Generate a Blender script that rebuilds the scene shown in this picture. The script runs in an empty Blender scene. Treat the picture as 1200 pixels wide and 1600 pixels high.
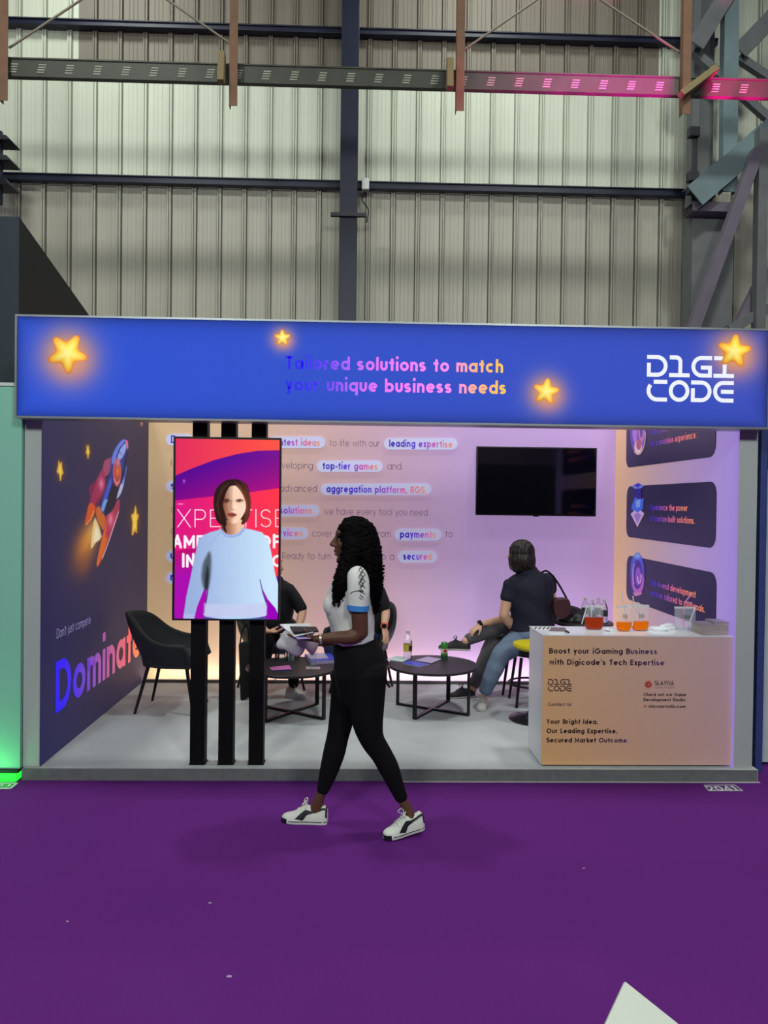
import bpy, math, random
import numpy as np
from mathutils import Vector, Matrix

random.seed(7); RNG = np.random.default_rng(7)
SC = bpy.context.scene
COL = SC.collection
D2R = math.radians

# ------------------------------------------------------------------ camera
F, CX, CY, CAM_H = 1200.0, 600.0, 800.0, 1.75
YAW, PITCH, ROLL = math.atan(35 / F), math.atan(16 / F), 0.0125
RM = (Matrix.Rotation(-YAW, 3, 'Z') @ Matrix.Rotation(math.pi / 2 - PITCH, 3, 'X') @ Matrix.Rotation(ROLL, 3, 'Z'))
cam_data = bpy.data.cameras.new('camera')
cam = bpy.data.objects.new('camera', cam_data); COL.objects.link(cam)
cam.matrix_world = Matrix.Translation((0, 0, CAM_H)) @ RM.to_4x4()
cam_data.sensor_fit = 'VERTICAL'; cam_data.sensor_height = 36; cam_data.sensor_width = 27
cam_data.lens = F / 1600 * 36
cam_data.clip_start = 0.05; cam_data.clip_end = 200
SC.camera = cam
# ------------------------------------------------------------------ view, world, lights
SC.view_settings.view_transform = 'Standard'; SC.view_settings.look = 'None'
SC.view_settings.exposure = 0.0; SC.view_settings.gamma = 1.0
SC.view_settings.use_curve_mapping = False
W = bpy.data.worlds.new('hall_air'); SC.world = W; W.use_nodes = True
W.node_tree.nodes['Background'].inputs[0].default_value = (0.75, 0.85, 1.0, 1)
W.node_tree.nodes['Background'].inputs[1].default_value = 0.05

def area(name, loc, target, sx, sy, energy, color=(1, 1, 1), spread=180):
    l = bpy.data.lights.new(name, 'AREA'); l.shape = 'RECTANGLE'; l.size = sx; l.size_y = sy
    l.energy = energy; l.color = color; l.spread = D2R(spread)
    o = bpy.data.objects.new(name, l); COL.objects.link(o); o.location = loc
    d = Vector(target) - Vector(loc)
    o.rotation_euler = d.to_track_quat('-Z', 'Y').to_euler()
    return o
# high-bay lamps of the hall above the aisle, plus added fill lamps
HALL = (0.93, 1.0, 0.93)
area('bay_or_fill_lamp', (-3.6, 4.85, 9.2), (-3.6, 4.85, 0), 0.7, 0.7, 225, HALL)
area('bay_or_fill_lamp', (3.5, 4.85, 9.2), (3.5, 4.85, 0), 0.7, 0.7, 225, HALL)
area('bay_or_fill_lamp', (-3.5, 8.6, 9.4), (-3.0, 10.5, 5.5), 1.2, 0.6, 66, HALL)  # this pair is added to brighten the ribbed wall
area('bay_or_fill_lamp', (1.5, 8.6, 9.4), (1.5, 10.5, 5.5), 1.2, 0.6, 66, HALL)
area('bay_or_fill_lamp', (-3.2, -4.5, 6.5), (-1, 5, 1.2), 1.2, 1.2, 300, HALL)  # this pair is added fill behind the camera for the booth's upright surfaces
area('bay_or_fill_lamp', (3.2, -4.5, 6.5), (1, 5, 1.2), 1.2, 1.2, 300, HALL)
area('bay_or_fill_lamp', (0.0, -4.0, 7.0), (0, 9, 5.5), 4.0, 1.5, 60, HALL, 120)  # added fill from the camera side, toward the ribbed wall

# ------------------------------------------------------------------ photo measurement helpers
RMn = np.array(RM); CAMP = np.array([0, 0, CAM_H])
def U(px, py, plane):
    """point of the plane ('x'|'y'|'z', value) seen at photo pixel"""
    d = RMn @ np.array([(px - CX) / F, -(py - CY) / F, -1.0])
    k = 'xyz'.index(plane[0]); t = (plane[1] - CAMP[k]) / d[k]
    return CAMP + t * d
def P(px, py, y): return U(px, py, ('y', y))
def G(px, py, z=0.0): return U(px, py, ('z', z))
def proj(p):
    q = (np.asarray(p, float) - CAMP) @ RMn
    return np.stack([CX - F * q[..., 0] / q[..., 2], CY + F * q[..., 1] / q[..., 2]], -1)

# ------------------------------------------------------------------ materials
def lin(c):
    c = np.asarray(c, float) / 255.0
    return np.where(c <= 0.04045, c / 12.92, ((c + 0.055) / 1.055) ** 2.4)
MATS = {}
def mat(name, rgb, rough=0.6, metal=0.0, vary=0.12, scale=8.0, emit=0.0, bump=0.0, bscale=200.0, trans=0.0, ior=1.45, alpha=1.0, coat=0.0, spec=0.5, stretch=None):
    if name in MATS: return MATS[name]
    m = bpy.data.materials.new(name); m.use_nodes = True; nt = m.node_tree; N = nt.nodes; L = nt.links
    b = N['Principled BSDF']; c = lin(rgb)
    tc = N.new('ShaderNodeTexCoord'); nz = N.new('ShaderNodeTexNoise'); nz.inputs['Scale'].default_value = scale
    nz.inputs['Detail'].default_value = 4
    src = tc.outputs['Object']
    if stretch:
        mp = N.new('ShaderNodeMapping'); mp.inputs['Scale'].default_value = stretch
        L.new(src, mp.inputs['Vector']); src = mp.outputs['Vector']
    L.new(src, nz.inputs['Vector'])
    mx = N.new('ShaderNodeMix'); mx.data_type = 'RGBA'
    mx.inputs[6].default_value = (*np.clip(c * (1 - vary), 0, 1), 1); mx.inputs[7].default_value = (*np.clip(c * (1 + vary), 0, 1), 1)
    L.new(nz.outputs['Fac'], mx.inputs[0]); L.new(mx.outputs[2], b.inputs['Base Color'])
    b.inputs['Roughness'].default_value = rough; b.inputs['Metallic'].default_value = metal
    b.inputs['IOR'].default_value = ior; b.inputs['Specular IOR Level'].default_value = spec
    if trans: b.inputs['Transmission Weight'].default_value = trans
    if alpha < 1: b.inputs['Alpha'].default_value = alpha
    if coat: b.inputs['Coat Weight'].default_value = coat
    if emit:
        L.new(mx.outputs[2], b.inputs['Emission Color']); b.inputs['Emission Strength'].default_value = emit
    if bump:
        n2 = N.new('ShaderNodeTexNoise'); n2.inputs['Scale'].default_value = bscale; n2.inputs['Detail'].default_value = 3
        L.new(tc.outputs['Object'], n2.inputs['Vector'])
        bp = N.new('ShaderNodeBump'); bp.inputs['Strength'].default_value = bump; bp.inputs['Distance'].default_value = 0.004
        L.new(n2.outputs['Fac'], bp.inputs['Height']); L.new(bp.outputs['Normal'], b.inputs['Normal'])
    MATS[name] = m; return m
def vmat(name, emit=0.0, rough=0.6, basek=1.0, coat=0.0, spec=0.5):
    """printed / lit surface whose colour comes from the mesh's colour attribute"""
    if name in MATS: return MATS[name]
    m = bpy.data.materials.new(name); m.use_nodes = True; nt = m.node_tree; N = nt.nodes; L = nt.links
    b = N['Principled BSDF']; a = N.new('ShaderNodeVertexColor'); a.layer_name = 'Col'
    mx = N.new('ShaderNodeMix'); mx.data_type = 'RGBA'; mx.blend_type = 'MULTIPLY'; mx.inputs[0].default_value = 1
    mx.inputs[7].default_value = (basek, basek, basek, 1)
    L.new(a.outputs['Color'], mx.inputs[6]); L.new(mx.outputs[2], b.inputs['Base Color'])
    if emit:
        L.new(a.outputs['Color'], b.inputs['Emission Color']); b.inputs['Emission Strength'].default_value = emit
    b.inputs['Roughness'].default_value = rough
    b.inputs['Specular IOR Level'].default_value = spec
    MATS[name] = m; return m

# ------------------------------------------------------------------ objects
def wloc(o):
    v = Vector((0, 0, 0))
    while o is not None: v += o.location; o = o.parent
    return v
def thing(name, label, cat, loc=(0, 0, 0), group=None):
    o = bpy.data.objects.new(name, None); COL.objects.link(o); o.location = loc; o.empty_display_size = 0.1
    o['label'] = label; o['category'] = cat
    if group: o['group'] = group
    return o
def tag(o, label, cat, group=None):
    o['label'] = label; o['category'] = cat
    if group: o['group'] = group
    return o
def struct(o): o['kind'] = 'structure'; return o
def copy_tree(o, parent=None):
    c = o.copy(); COL.objects.link(c)
    if parent is not None: c.parent = parent
    for ch in list(o.children): copy_tree(ch, c)
    return c

def cr(pts, n, closed=False):
    """Catmull-Rom resample of a list of vectors (any dimension), n samples per span"""
    p = np.asarray(pts, float); m = len(p); out = []
    spans = m if closed else m - 1
    for i in range(spans):
        if closed: a, b, c, d = p[(i - 1) % m], p[i], p[(i + 1) % m], p[(i + 2) % m]
        else:
            b, c = p[i], p[i + 1]; a = p[i - 1] if i > 0 else 2 * b - c; d = p[i + 2] if i + 2 < m else 2 * c - b
        for k in range(n):
            t = k / n
            out.append(0.5 * (2 * b + (c - a) * t + (2 * a - 5 * b + 4 * c - d) * t * t + (3 * b - a - 3 * c + d) * t ** 3))
    if not closed: out.append(p[-1])
    return np.array(out)

class MB:
    def __init__(s, xf=None): s.v = []; s.f = []; s.c = []; s.xf = xf; s.n = 0
    def add(s, verts, faces, col=None):
        b = s.n; verts = np.asarray(verts, float)
        if s.xf is not None: verts = verts @ np.array(s.xf)[:3, :3].T + np.array(s.xf)[:3, 3]
        s.v.append(verts); s.n += len(verts)
        s.f.extend([tuple(i + b for i in f) for f in faces])
        s.c.append(np.tile(np.asarray(col if col is not None else (255, 255, 255), float), (len(verts), 1)) if col is None or np.ndim(col) == 1 else np.asarray(col, float))
        return s
    def box(s, x0, x1, y0, y1, z0, z1):
        v = [(x, y, z) for z in (z0, z1) for y in (y0, y1) for x in (x0, x1)]
        return s.add(v, [(0, 2, 3, 1), (4, 5, 7, 6), (0, 1, 5, 4), (2, 6, 7, 3), (0, 4, 6, 2), (1, 3, 7, 5)])
    def hexa(s, a, b):
        """8-corner solid between quad a and quad b (same winding)"""
        n = len(a); v = list(a) + list(b)
        f = [tuple(range(n - 1, -1, -1)), tuple(range(n, 2 * n))] + [(i, (i + 1) % n, n + (i + 1) % n, n + i) for i in range(n)]
        return s.add(v, f)
    def prism(s, poly, vec):
        poly = np.asarray(poly, float); return s.hexa(poly, poly + np.asarray(vec, float))
    def beam(s, p, q, w, d, ref=(0, 0, 1)):
        p = np.asarray(p, float); q = np.asarray(q, float); t = (q - p) / np.linalg.norm(q - p)
        ref = np.asarray(ref, float); r = ref - ref.dot(t) * t
        if np.linalg.norm(r) < 1e-5: r = np.array([1., 0, 0]) - t[0] * t
        r /= np.linalg.norm(r); u = np.cross(t, r)
        o = [(-1, -1), (1, -1), (1, 1), (-1, 1)]
        A = [p + r * a * w / 2 + u * b * d / 2 for a, b in o]; B = [q + r * a * w / 2 + u * b * d / 2 for a, b in o]
        return s.hexa(A, B)
    def tube(s, pts, r, n=10, sm=0, cap=True):
        if sm: pts = cr(pts, sm)
        return s.limb(pts, [(r, r)] * len(pts) if np.isscalar(r) else r, n, cap='flat' if cap else None, sm=1)
    def limb(s, pts, rad, n=18, ref=(0, 1, 0), cap='round', sm=6):
        pts = np.asarray(pts, float); rad = np.array([(r, r) if np.isscalar(r) else tuple(r) for r in rad], float)
        if sm > 1: full = cr(np.hstack([pts, rad]), sm); pts, rad = full[:, :3], np.maximum(full[:, 3:], 1e-4)
        m = len(pts); tan = np.gradient(pts, axis=0); tan /= np.linalg.norm(tan, axis=1)[:, None] + 1e-12
        ref = np.asarray(ref, float); rings = []
        r0 = ref - ref.dot(tan[0]) * tan[0]
        if np.linalg.norm(r0) < 1e-3: r0 = np.cross(tan[0], (0.3, 0.9, 0.4))
        r0 /= np.linalg.norm(r0); C = []; S = []; B = []
        for i in range(m):
            r0 = r0 - r0.dot(tan[i]) * tan[i]; r0 /= np.linalg.norm(r0); S.append(r0.copy()); B.append(np.cross(tan[i], r0))
        seq = []
        if cap == 'round':
            k = rad[0].mean() * .75
            for a in (80, 55, 28): seq.append((pts[0] - tan[0] * k * math.sin(D2R(a)), rad[0] * math.cos(D2R(a)), 0))
        for i in range(m): seq.append((pts[i], rad[i], i))
        if cap == 'round':
            k = rad[-1].mean() * .75
            for a in (28, 55, 80): seq.append((pts[-1] + tan[-1] * k * math.sin(D2R(a)), rad[-1] * math.cos(D2R(a)), m - 1))
        ph = np.linspace(0, 2 * math.pi, n, endpoint=False); v = []
        for c, r, i in seq: v.append(c + np.outer(np.cos(ph) * r[0], S[i]) + np.outer(np.sin(ph) * r[1], B[i]))
        q = len(seq); v = np.vstack(v)
        f = [(i * n + j, i * n + (j + 1) % n, (i + 1) * n + (j + 1) % n, (i + 1) * n + j) for i in range(q - 1) for j in range(n)]
        if cap: f += [tuple(range(n - 1, -1, -1)), tuple(range((q - 1) * n, q * n))]
        return s.add(v, f)
    def ell(s, c, r, nu=20, nv=12, R=None):
        th = np.linspace(0, math.pi, nv + 1)[1:-1]; ph = np.linspace(0, 2 * math.pi, nu, endpoint=False)
        v = [(0, 0, 1)] + [(math.sin(t) * math.cos(p), math.sin(t) * math.sin(p), math.cos(t)) for t in th for p in ph] + [(0, 0, -1)]
        v = np.array(v) * np.asarray(r)
        if R is not None: v = v @ np.array(R).T
        v = v + np.asarray(c); m = nv - 1
        f = [(0, 1 + j, 1 + (j + 1) % nu) for j in range(nu)]
        f += [(1 + i * nu + j, 1 + (i + 1) * nu + j, 1 + (i + 1) * nu + (j + 1) % nu, 1 + i * nu + (j + 1) % nu) for i in range(m - 1) for j in range(nu)]
        f += [(len(v) - 1, 1 + (m - 1) * nu + (j + 1) % nu, 1 + (m - 1) * nu + j) for j in range(nu)]
        return s.add(v, f)
    def lathe(s, prof, c, n=24, closed=True):
        ph = np.linspace(0, 2 * math.pi, n, endpoint=False); v = []
        for r, z in prof: v += [(c[0] + r * math.cos(p), c[1] + r * math.sin(p), c[2] + z) for p in ph]
        q = len(prof)
        f = [(i * n + j, i * n + (j + 1) % n, (i + 1) * n + (j + 1) % n, (i + 1) * n + j) for i in range(q - 1) for j in range(n)]
        if closed: f += [tuple(range(n - 1, -1, -1)), tuple(range((q - 1) * n, q * n))]
        return s.add(v, f)
    def grid(s, pts, col=None, flip=False):
        pts = np.asarray(pts, float); a, b = pts.shape[:2]
        idx = np.arange(a * b).reshape(a, b)
        q = np.stack([idx[:-1, :-1], idx[:-1, 1:], idx[1:, 1:], idx[1:, :-1]], -1).reshape(-1, 4)
        if flip: q = q[:, ::-1]
        return s.add(pts.reshape(-1, 3), q.tolist(), None if col is None else np.asarray(col, float).reshape(-1, 3))
    def mesh(s, name):
        me = bpy.data.meshes.new(name); v = np.vstack(s.v)
        me.from_pydata(v.tolist(), [], s.f); return me
    def build(s, name, m, parent=None, smooth=None, bevel=0.0, origin=None, colors=False, recalc=True, seg=2):
        v = np.vstack(s.v)
        if origin is None:
            origin = wloc(parent) if parent is not None else Vector(((v[:, 0].min() + v[:, 0].max()) / 2, (v[:, 1].min() + v[:, 1].max()) / 2, v[:, 2].min()))
        origin = Vector(origin)
        me = bpy.data.meshes.new(name); me.from_pydata((v - np.array(origin)).tolist(), [], s.f)
        if recalc:
            import bmesh
            bm = bmesh.new(); bm.from_mesh(me); bmesh.ops.recalc_face_normals(bm, faces=bm.faces); bm.to_mesh(me); bm.free()
        if colors:
            c = np.vstack(s.c); at = me.color_attributes.new('Col', 'FLOAT_COLOR', 'POINT')
            at.data.foreach_set('color', np.hstack([lin(c), np.ones((len(c), 1))]).astype(np.float32).ravel())
        ob = bpy.data.objects.new(name, me); COL.objects.link(ob)
        me.materials.append(m)
        if parent is not None: ob.parent = parent; ob.location = origin - wloc(parent)
        else: ob.location = origin
        if smooth is not None:
            me.polygons.foreach_set('use_smooth', [True] * len(me.polygons))
            if smooth < 180: me.set_sharp_from_angle(angle=D2R(smooth))
        if bevel:
            bv = ob.modifiers.new('bevel', 'BEVEL'); bv.width = bevel; bv.segments = seg; bv.limit_method = 'ANGLE'; bv.angle_limit = D2R(40)
            bv.harden_normals = False
        return ob

def fuse(mb, name, m, parent, voxel=0.006, smooth=4, label=None, disp=None):
    """one continuous surface grown over overlapping volumes"""
    v = np.vstack(mb.v); org = wloc(parent) if parent is not None else Vector((v[:, 0].mean(), v[:, 1].mean(), v[:, 2].min()))
    me = bpy.data.meshes.new('work'); me.from_pydata((v - np.array(org)).tolist(), [], mb.f)
    import bmesh
    bm = bmesh.new(); bm.from_mesh(me); bmesh.ops.recalc_face_normals(bm, faces=bm.faces); bm.to_mesh(me); bm.free()
    t = bpy.data.objects.new('work', me); COL.objects.link(t)
    r = t.modifiers.new('r', 'REMESH'); r.mode = 'VOXEL'; r.voxel_size = voxel
    if smooth:
        sm = t.modifiers.new('s', 'SMOOTH'); sm.iterations = smooth; sm.factor = 0.5
    dg = bpy.context.evaluated_depsgraph_get(); dg.update()
    me2 = bpy.data.meshes.new_from_object(t.evaluated_get(dg)); me2.name = name
    bpy.data.objects.remove(t); bpy.data.meshes.remove(me)
    if disp is not None:
        co = np.empty(len(me2.vertices) * 3); me2.vertices.foreach_get('co', co); co = co.reshape(-1, 3)
        no = np.empty(len(me2.vertices) * 3); me2.vertices.foreach_get('normal', no); no = no.reshape(-1, 3)
        co = co + no * disp(co + np.array(org))[:, None]; me2.vertices.foreach_set('co', co.ravel()); me2.update()
    me2.materials.clear(); me2.materials.append(m)
    me2.polygons.foreach_set('use_smooth', [True] * len(me2.polygons))
    ob = bpy.data.objects.new(name, me2); COL.objects.link(ob)
    if parent is not None: ob.parent = parent; ob.location = org - wloc(parent)
    else: ob.location = org
    return ob

# ------------------------------------------------------------------ lettering (own stroke alphabet, cap height 1)
def arc(cx, cy, rx, ry, a0, a1, n=None):
    n = n or max(6, int(abs(a1 - a0) / 12)); a = np.radians(np.linspace(a0, a1, n + 1))
    return np.stack([cx + rx * np.cos(a), cy + ry * np.sin(a)], -1)
def pl(*p): return np.array(p, float)
def cat(*a): return np.vstack(a)
def glyph(c, w):
    h = w / 2; X = 0.72; r = (X - w) / 2; cy = X / 2; D = 2 * r; ra = max(.20, r * .78); O = h
    ring = lambda cx: arc(cx, cy, r, r, 0, 360, 28)
    if c == ' ': return [], .34
    if c in 'adgq':
        s = [ring(O + r)]; x = O + D
        if c == 'a': s.append(pl((x, 0), (x, X)))
        if c == 'd': s.append(pl((x, 0), (x, 1.03)))
        if c == 'q': s.append(pl((x, -.28), (x, X)))
        if c == 'g': s.append(cat(pl((x, X), (x, 0.02)), arc(O + r, .02, r, .28 - h + .02, 0, -150)))
        return s, D + w
    if c in 'bp':
        return [ring(O + r), pl((O, 0 if c == 'b' else -.28), (O, 1.03 if c == 'b' else X))], D + w
    if c == 'o': return [ring(O + r)], D + w
    if c == 'c': return [arc(O + r, cy, r, r, 48, 312)], D * .93 + w
    if c == 'e': return [pl((O, cy), (O + D, cy)), arc(O + r, cy, r, r, 0, 315)], D + w
    if c == 'f': return [cat(pl((.14 + h, 0), (.14 + h, .78)), arc(.14 + h + .17, .80, .17, 1.03 - h - .80, 180, 80)), pl((0, X - h), (.40, X - h))], .40
    if c == 't': return [pl((.14 + h, 0), (.14 + h, .93)), pl((0, X - h), (.40, X - h))], .42
    if c == 'h': return [pl((O, 0), (O, 1.03)), cat(arc(O + ra, X - h - ra, ra, ra, 180, 0), pl((O + 2 * ra, 0)))], 2 * ra + w
    if c == 'n': return [pl((O, 0), (O, X)), cat(arc(O + ra, X - h - ra, ra, ra, 180, 0), pl((O + 2 * ra, 0)))], 2 * ra + w
    if c == 'm':
        rb = ra * .86
        return [pl((O, 0), (O, X)), cat(arc(O + rb, X - h - rb, rb, rb, 180, 0), pl((O + 2 * rb, 0))), cat(arc(O + 3 * rb, X - h - rb, rb, rb, 180, 0), pl((O + 4 * rb, 0)))], 4 * rb + w
    if c == 'u': return [cat(pl((O, X)), arc(O + ra, h + ra, ra, ra, 180, 360), pl((O + 2 * ra, X)))], 2 * ra + w
    if c == 'r': return [pl((O, 0), (O, X)), arc(O + ra, X - h - ra, ra, ra, 180, 75)], ra + w * 1.1
    if c == 'i': return [pl((O, 0), (O, X)), pl((O, .90), (O, .90 + w * 1.05))], w
    if c == 'l': return [pl((O, 0), (O, 1.03))], w
    if c == 'j': return [cat(pl((O + .08, X), (O + .08, 0)), arc(O - .06, -.02, .14, .2, 0, -80)), pl((O + .08, .90), (O + .08, .90 + w))], w + .08
    if c == 'k': return [pl((O, 0), (O, 1.03)), pl((O + h, .26), (.46, X)), pl((O + .16, .36), (.50, 0))], .54
    if c == 's':
        q = (X - w) / 4; return [cat(arc(O + .15, X - h - q, .17, q, 30, 270), arc(O + .15, h + q, .18, q, 90, -150))], .36 + w
    if c == 'v': return [pl((h, X), (.29, h * .6), (.58 - h, X))], .58
    if c == 'w': return [pl((h, X), (.24, h * .6), (.44, X * .92), (.64, h * .6), (.88 - h, X))], .88
    if c == 'x': return [pl((h, X), (.54 - h, 0)), pl((.54 - h, X), (h, 0))], .54
    if c == 'y': return [pl((h, X), (.30, h * 1.2)), pl((.58 - h, X), (.20, -.28))], .58
    if c == 'z': return [pl((.03, X - h), (.46, X - h), (.04, h), (.49, h))], .50
    R = .5 - h
    if c == 'A': return [pl((h, 0), (.38, 1 - h * .5), (.76 - h, 0)), pl((.18, .30), (.58, .30))], .76
    if c == 'B': return [pl((O, 0), (O, 1)), cat(pl((O, 1 - h), (.32, 1 - h)), arc(.32, .765 - h / 2, .2, .235 - h / 2, 90, -90), pl((O, .53))), cat(pl((.32, .53)), arc(.36, .265 + h / 2, .22, .265 - h / 2, 90, -90), pl((O, h)))], .62
    if c == 'C': return [arc(.5, .5, R, R, 45, 315)], .92
    if c == 'D': return [cat(pl((O, h), (O, 1 - h), (.34, 1 - h)), arc(.34, .5, .42 - h * .6, R, 90, -90), pl((O - h * .0, h)))], .80
    if c == 'E': return [pl((.56, 1 - h), (O, 1 - h), (O, h), (.56, h)), pl((O, .5), (.52, .5))], .58
    if c == 'F': return [pl((.54, 1 - h), (O, 1 - h), (O, 0)), pl((O, .48), (.50, .48))], .55
    if c == 'G': return [cat(arc(.5, .5, R, R, 45, 360), pl((.54, .5)))], 1.0
    if c == 'I': return [pl((O, 0), (O, 1))], w
    if c == 'L': return [pl((O, 1), (O, h), (.5, h))], .52
    if c == 'M': return [pl((O, 0), (O, 1 - h), (.46, .22), (.92 - h, 1 - h), (.92 - h, 0))], .92
    if c == 'N': return [pl((O, 0), (O, 1 - h), (.72 - h, h), (.72 - h, 1))], .72
    if c == 'O': return [arc(.5, .5, R, R, 0, 360, 32)], 1.0
    if c in 'PR':
        s = [pl((O, 0), (O, 1)), cat(pl((O, 1 - h), (.34, 1 - h)), arc(.34, .72 - h / 2, .24, .28 - h / 2, 90, -90), pl((O, .44)))]
        if c == 'R': s.append(pl((.30, .44), (.58, 0)))
        return s, .62
    if c == 'S':
        q = (1 - w) / 4; return [cat(arc(.3, 1 - h - q, .24, q, 25, 270), arc(.3, h + q, .26, q, 90, -155))], .60
    if c == 'T': return [pl((0, 1 - h), (.62, 1 - h)), pl((.31, 0), (.31, 1))], .62
    if c == 'U': return [cat(pl((O, 1)), arc(.34, .34, .34 - h, .34 - h, 180, 360), pl((.68 - h, 1)))], .68
    if c == 'V': return [pl((h, 1), (.38, h * .6), (.76 - h, 1))], .76
    if c == 'X': return [pl((h, 1), (.72 - h, 0)), pl((.72 - h, 1), (h, 0))], .72
    if c == 'Y': return [pl((h, 1), (.34, .45), (.68 - h, 1)), pl((.34, .48), (.34, 0))], .68
    if c == '.': return [pl((O, 0), (O, w * 1.05))], w
    if c == ',': return [pl((O + .03, w), (O - .03, -.14))], w
    if c == "'": return [pl((O + .02, 1), (O, .74))], w
    if c == '-': return [pl((.02, .36), (.34, .36))], .36
    if c == '1': return [pl((.02, .80), (.24, 1 - h), (.24, 0)), pl((.04, h), (.44, h))], .46
    if c == '2': return [cat(arc(.29, .70, .25, .30 - h, 170, -35), pl((.05, h), (.58, h)))], .60
    if c == '0': return [arc(.34, .5, .34 - h, .5 - h, 0, 360, 28)], .68
    if c == '4': return [pl((.46, 0), (.46, 1), (.04, .26), (.64, .26))], .64
    return [], .3
def strokes(txt, w, gap=.13):
    out = []; x = 0
    for ch in txt:
        s, a = glyph(ch, w); out += [(q + (x, 0)) for q in s]; x += a + gap
    return out, x - gap
def ribbon2d(q, w):
    """2-D polyline -> left/right edges with mitred joins"""
    closed = np.allclose(q[0], q[-1]); n = len(q); d = np.diff(q, axis=0)
    keep = np.r_[True, np.linalg.norm(d, axis=1) > 1e-6]; q = q[keep]; n = len(q)
    d = np.diff(q, axis=0); d /= np.linalg.norm(d, axis=1)[:, None]; nn = np.stack([-d[:, 1], d[:, 0]], -1)
    a = np.vstack([nn[:1], nn]); b = np.vstack([nn, nn[-1:]])
    if closed: a[0] = nn[-1]; b[-1] = nn[0]
    m = a + b; l = np.linalg.norm(m, axis=1)[:, None]; m = m / np.maximum(l, 1e-6)
    k = 1 / np.clip((m * a).sum(1), .5, 1)[:, None]
    return q + m * k * w / 2, q - m * k * w / 2
def write(mb, st, w, A, ux, uz, sx, sz, colf, nat):
    """strokes -> ribbons on the plane through A"""
    A = np.asarray(A); ux = np.asarray(ux); uz = np.asarray(uz)
    for q in st:
        l, r = ribbon2d(q, w); v2 = np.vstack([l, r]); m = len(l)
        v = A + np.outer(v2[:, 0] * sx, ux) + np.outer(v2[:, 1] * sz, uz)
        f = [(i, i + 1, m + i + 1, m + i) for i in range(m - 1)]
        mb.add(v, f, np.array([colf(t) for t in np.clip(v2[:, 0] / nat, 0, 1)]))
def grad(*stops):
    def f(t):
        for (t0, c0), (t1, c1) in zip(stops, stops[1:]):
            if t <= t1:
                k = (t - t0) / max(t1 - t0, 1e-6); return tuple(np.array(c0) + (np.array(c1) - np.array(c0)) * max(0, k))
        return stops[-1][1]
    return f
def flatc(c): return lambda t: c
SLOGAN = grad((0, (8, 0, 225)), (.10, (40, 25, 240)), (.3, (190, 100, 245)), (.5, (255, 120, 250)), (.75, (255, 140, 240)), (.86, (255, 175, 140)), (1, (255, 200, 70)))
PILLC = grad((0, (40, 20, 170)), (.4, (90, 50, 200)), (.7, (190, 80, 180)), (1, (225, 150, 110)))
def text_on(txt, p0, p1, cap, plane, wt, colf, name, m, parent, off=(0, 0, 0), gap=.13, mb=None):
    """lettering whose baseline runs from photo pixel p0 to p1 on the plane; cap = cap height in photo pixels at p0"""
    A = U(p0[0], p0[1], plane); B = U(p1[0], p1[1], plane); A2 = U(p0[0], p0[1] - cap, plane)
    ux = B - A; ux[2] = 0
    uz = np.array([0, 0, 1.])
    L = np.linalg.norm(ux); ux = ux / L; sz = np.linalg.norm(A2 - A)
    if plane[0] == 'z': uz = np.array([0, 1., 0]); ux = np.array([1., 0, 0]); L = B[0] - A[0]; sz = abs(A2[1] - A[1])
    st, nat = strokes(txt, wt, gap)
    own = mb is None; mb = mb or MB()
    write(mb, st, wt, A + np.asarray(off), ux, uz, L / nat, sz, colf, nat)
    return mb.build(name, m, parent, colors=True, recalc=False) if own else None

def logo_strokes(w=.185):
    h = w / 2; R = .5 - h; g = []; S = 1.0; dx = 1.08
    Dd = [cat(pl((0, 1 - h), (.5, 1 - h)), arc(.5, .5, R, R, 90, -90), pl((h, h), (h, .64)))]
    One = [cat(pl((.02, 1 - h), (.34, 1 - h)), arc(.34, .80 - h, .2, .2, 90, 0), pl((.54, h))), pl((0, h), (1, h))]
    Gg = [cat(pl((1, 1 - h), (.5, 1 - h)), arc(.5, .5, R, R, 90, 270), pl((1 - h, h), (1 - h, .46), (.46, .46)))]
    Cc = [pl((.34, 1 - h), (1, 1 - h)), cat(arc(.5, .5, R, R, 140, 270), pl((1, h)))]
    Oo = [arc(.5, .5, R, R, 0, 360, 32)]
    Ee = [cat(pl((1, 1 - h), (.5, 1 - h)), arc(.5, .5, R, R, 90, 270), pl((1, h))), pl((.38, .5), (1, .5))]
    for row, y in (([Dd, One, Gg, One], 1.14), ([Cc, Oo, Dd, Ee], 0)):
        for i, gl in enumerate(row):
            for q in gl: g.append(q + (i * dx, y))
    return g, 3 * dx + 1
def logo_on(p0, p1, hpx, plane, colf, name, m, parent, off=(0, 0, 0), wt=.185):
    A = U(*p0, plane); B = U(*p1, plane); T = U(p0[0], p0[1] - hpx, plane)
    ux = B - A; ux[2] = 0; L = np.linalg.norm(ux); g, nat = logo_strokes(wt); mb = MB()
    write(mb, g, wt, A + np.asarray(off), ux / L, (0, 0, 1.), L / nat, np.linalg.norm(T - A) / 2.14, colf, nat)
    return mb.build(name, m, parent, colors=True, recalc=False)

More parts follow.
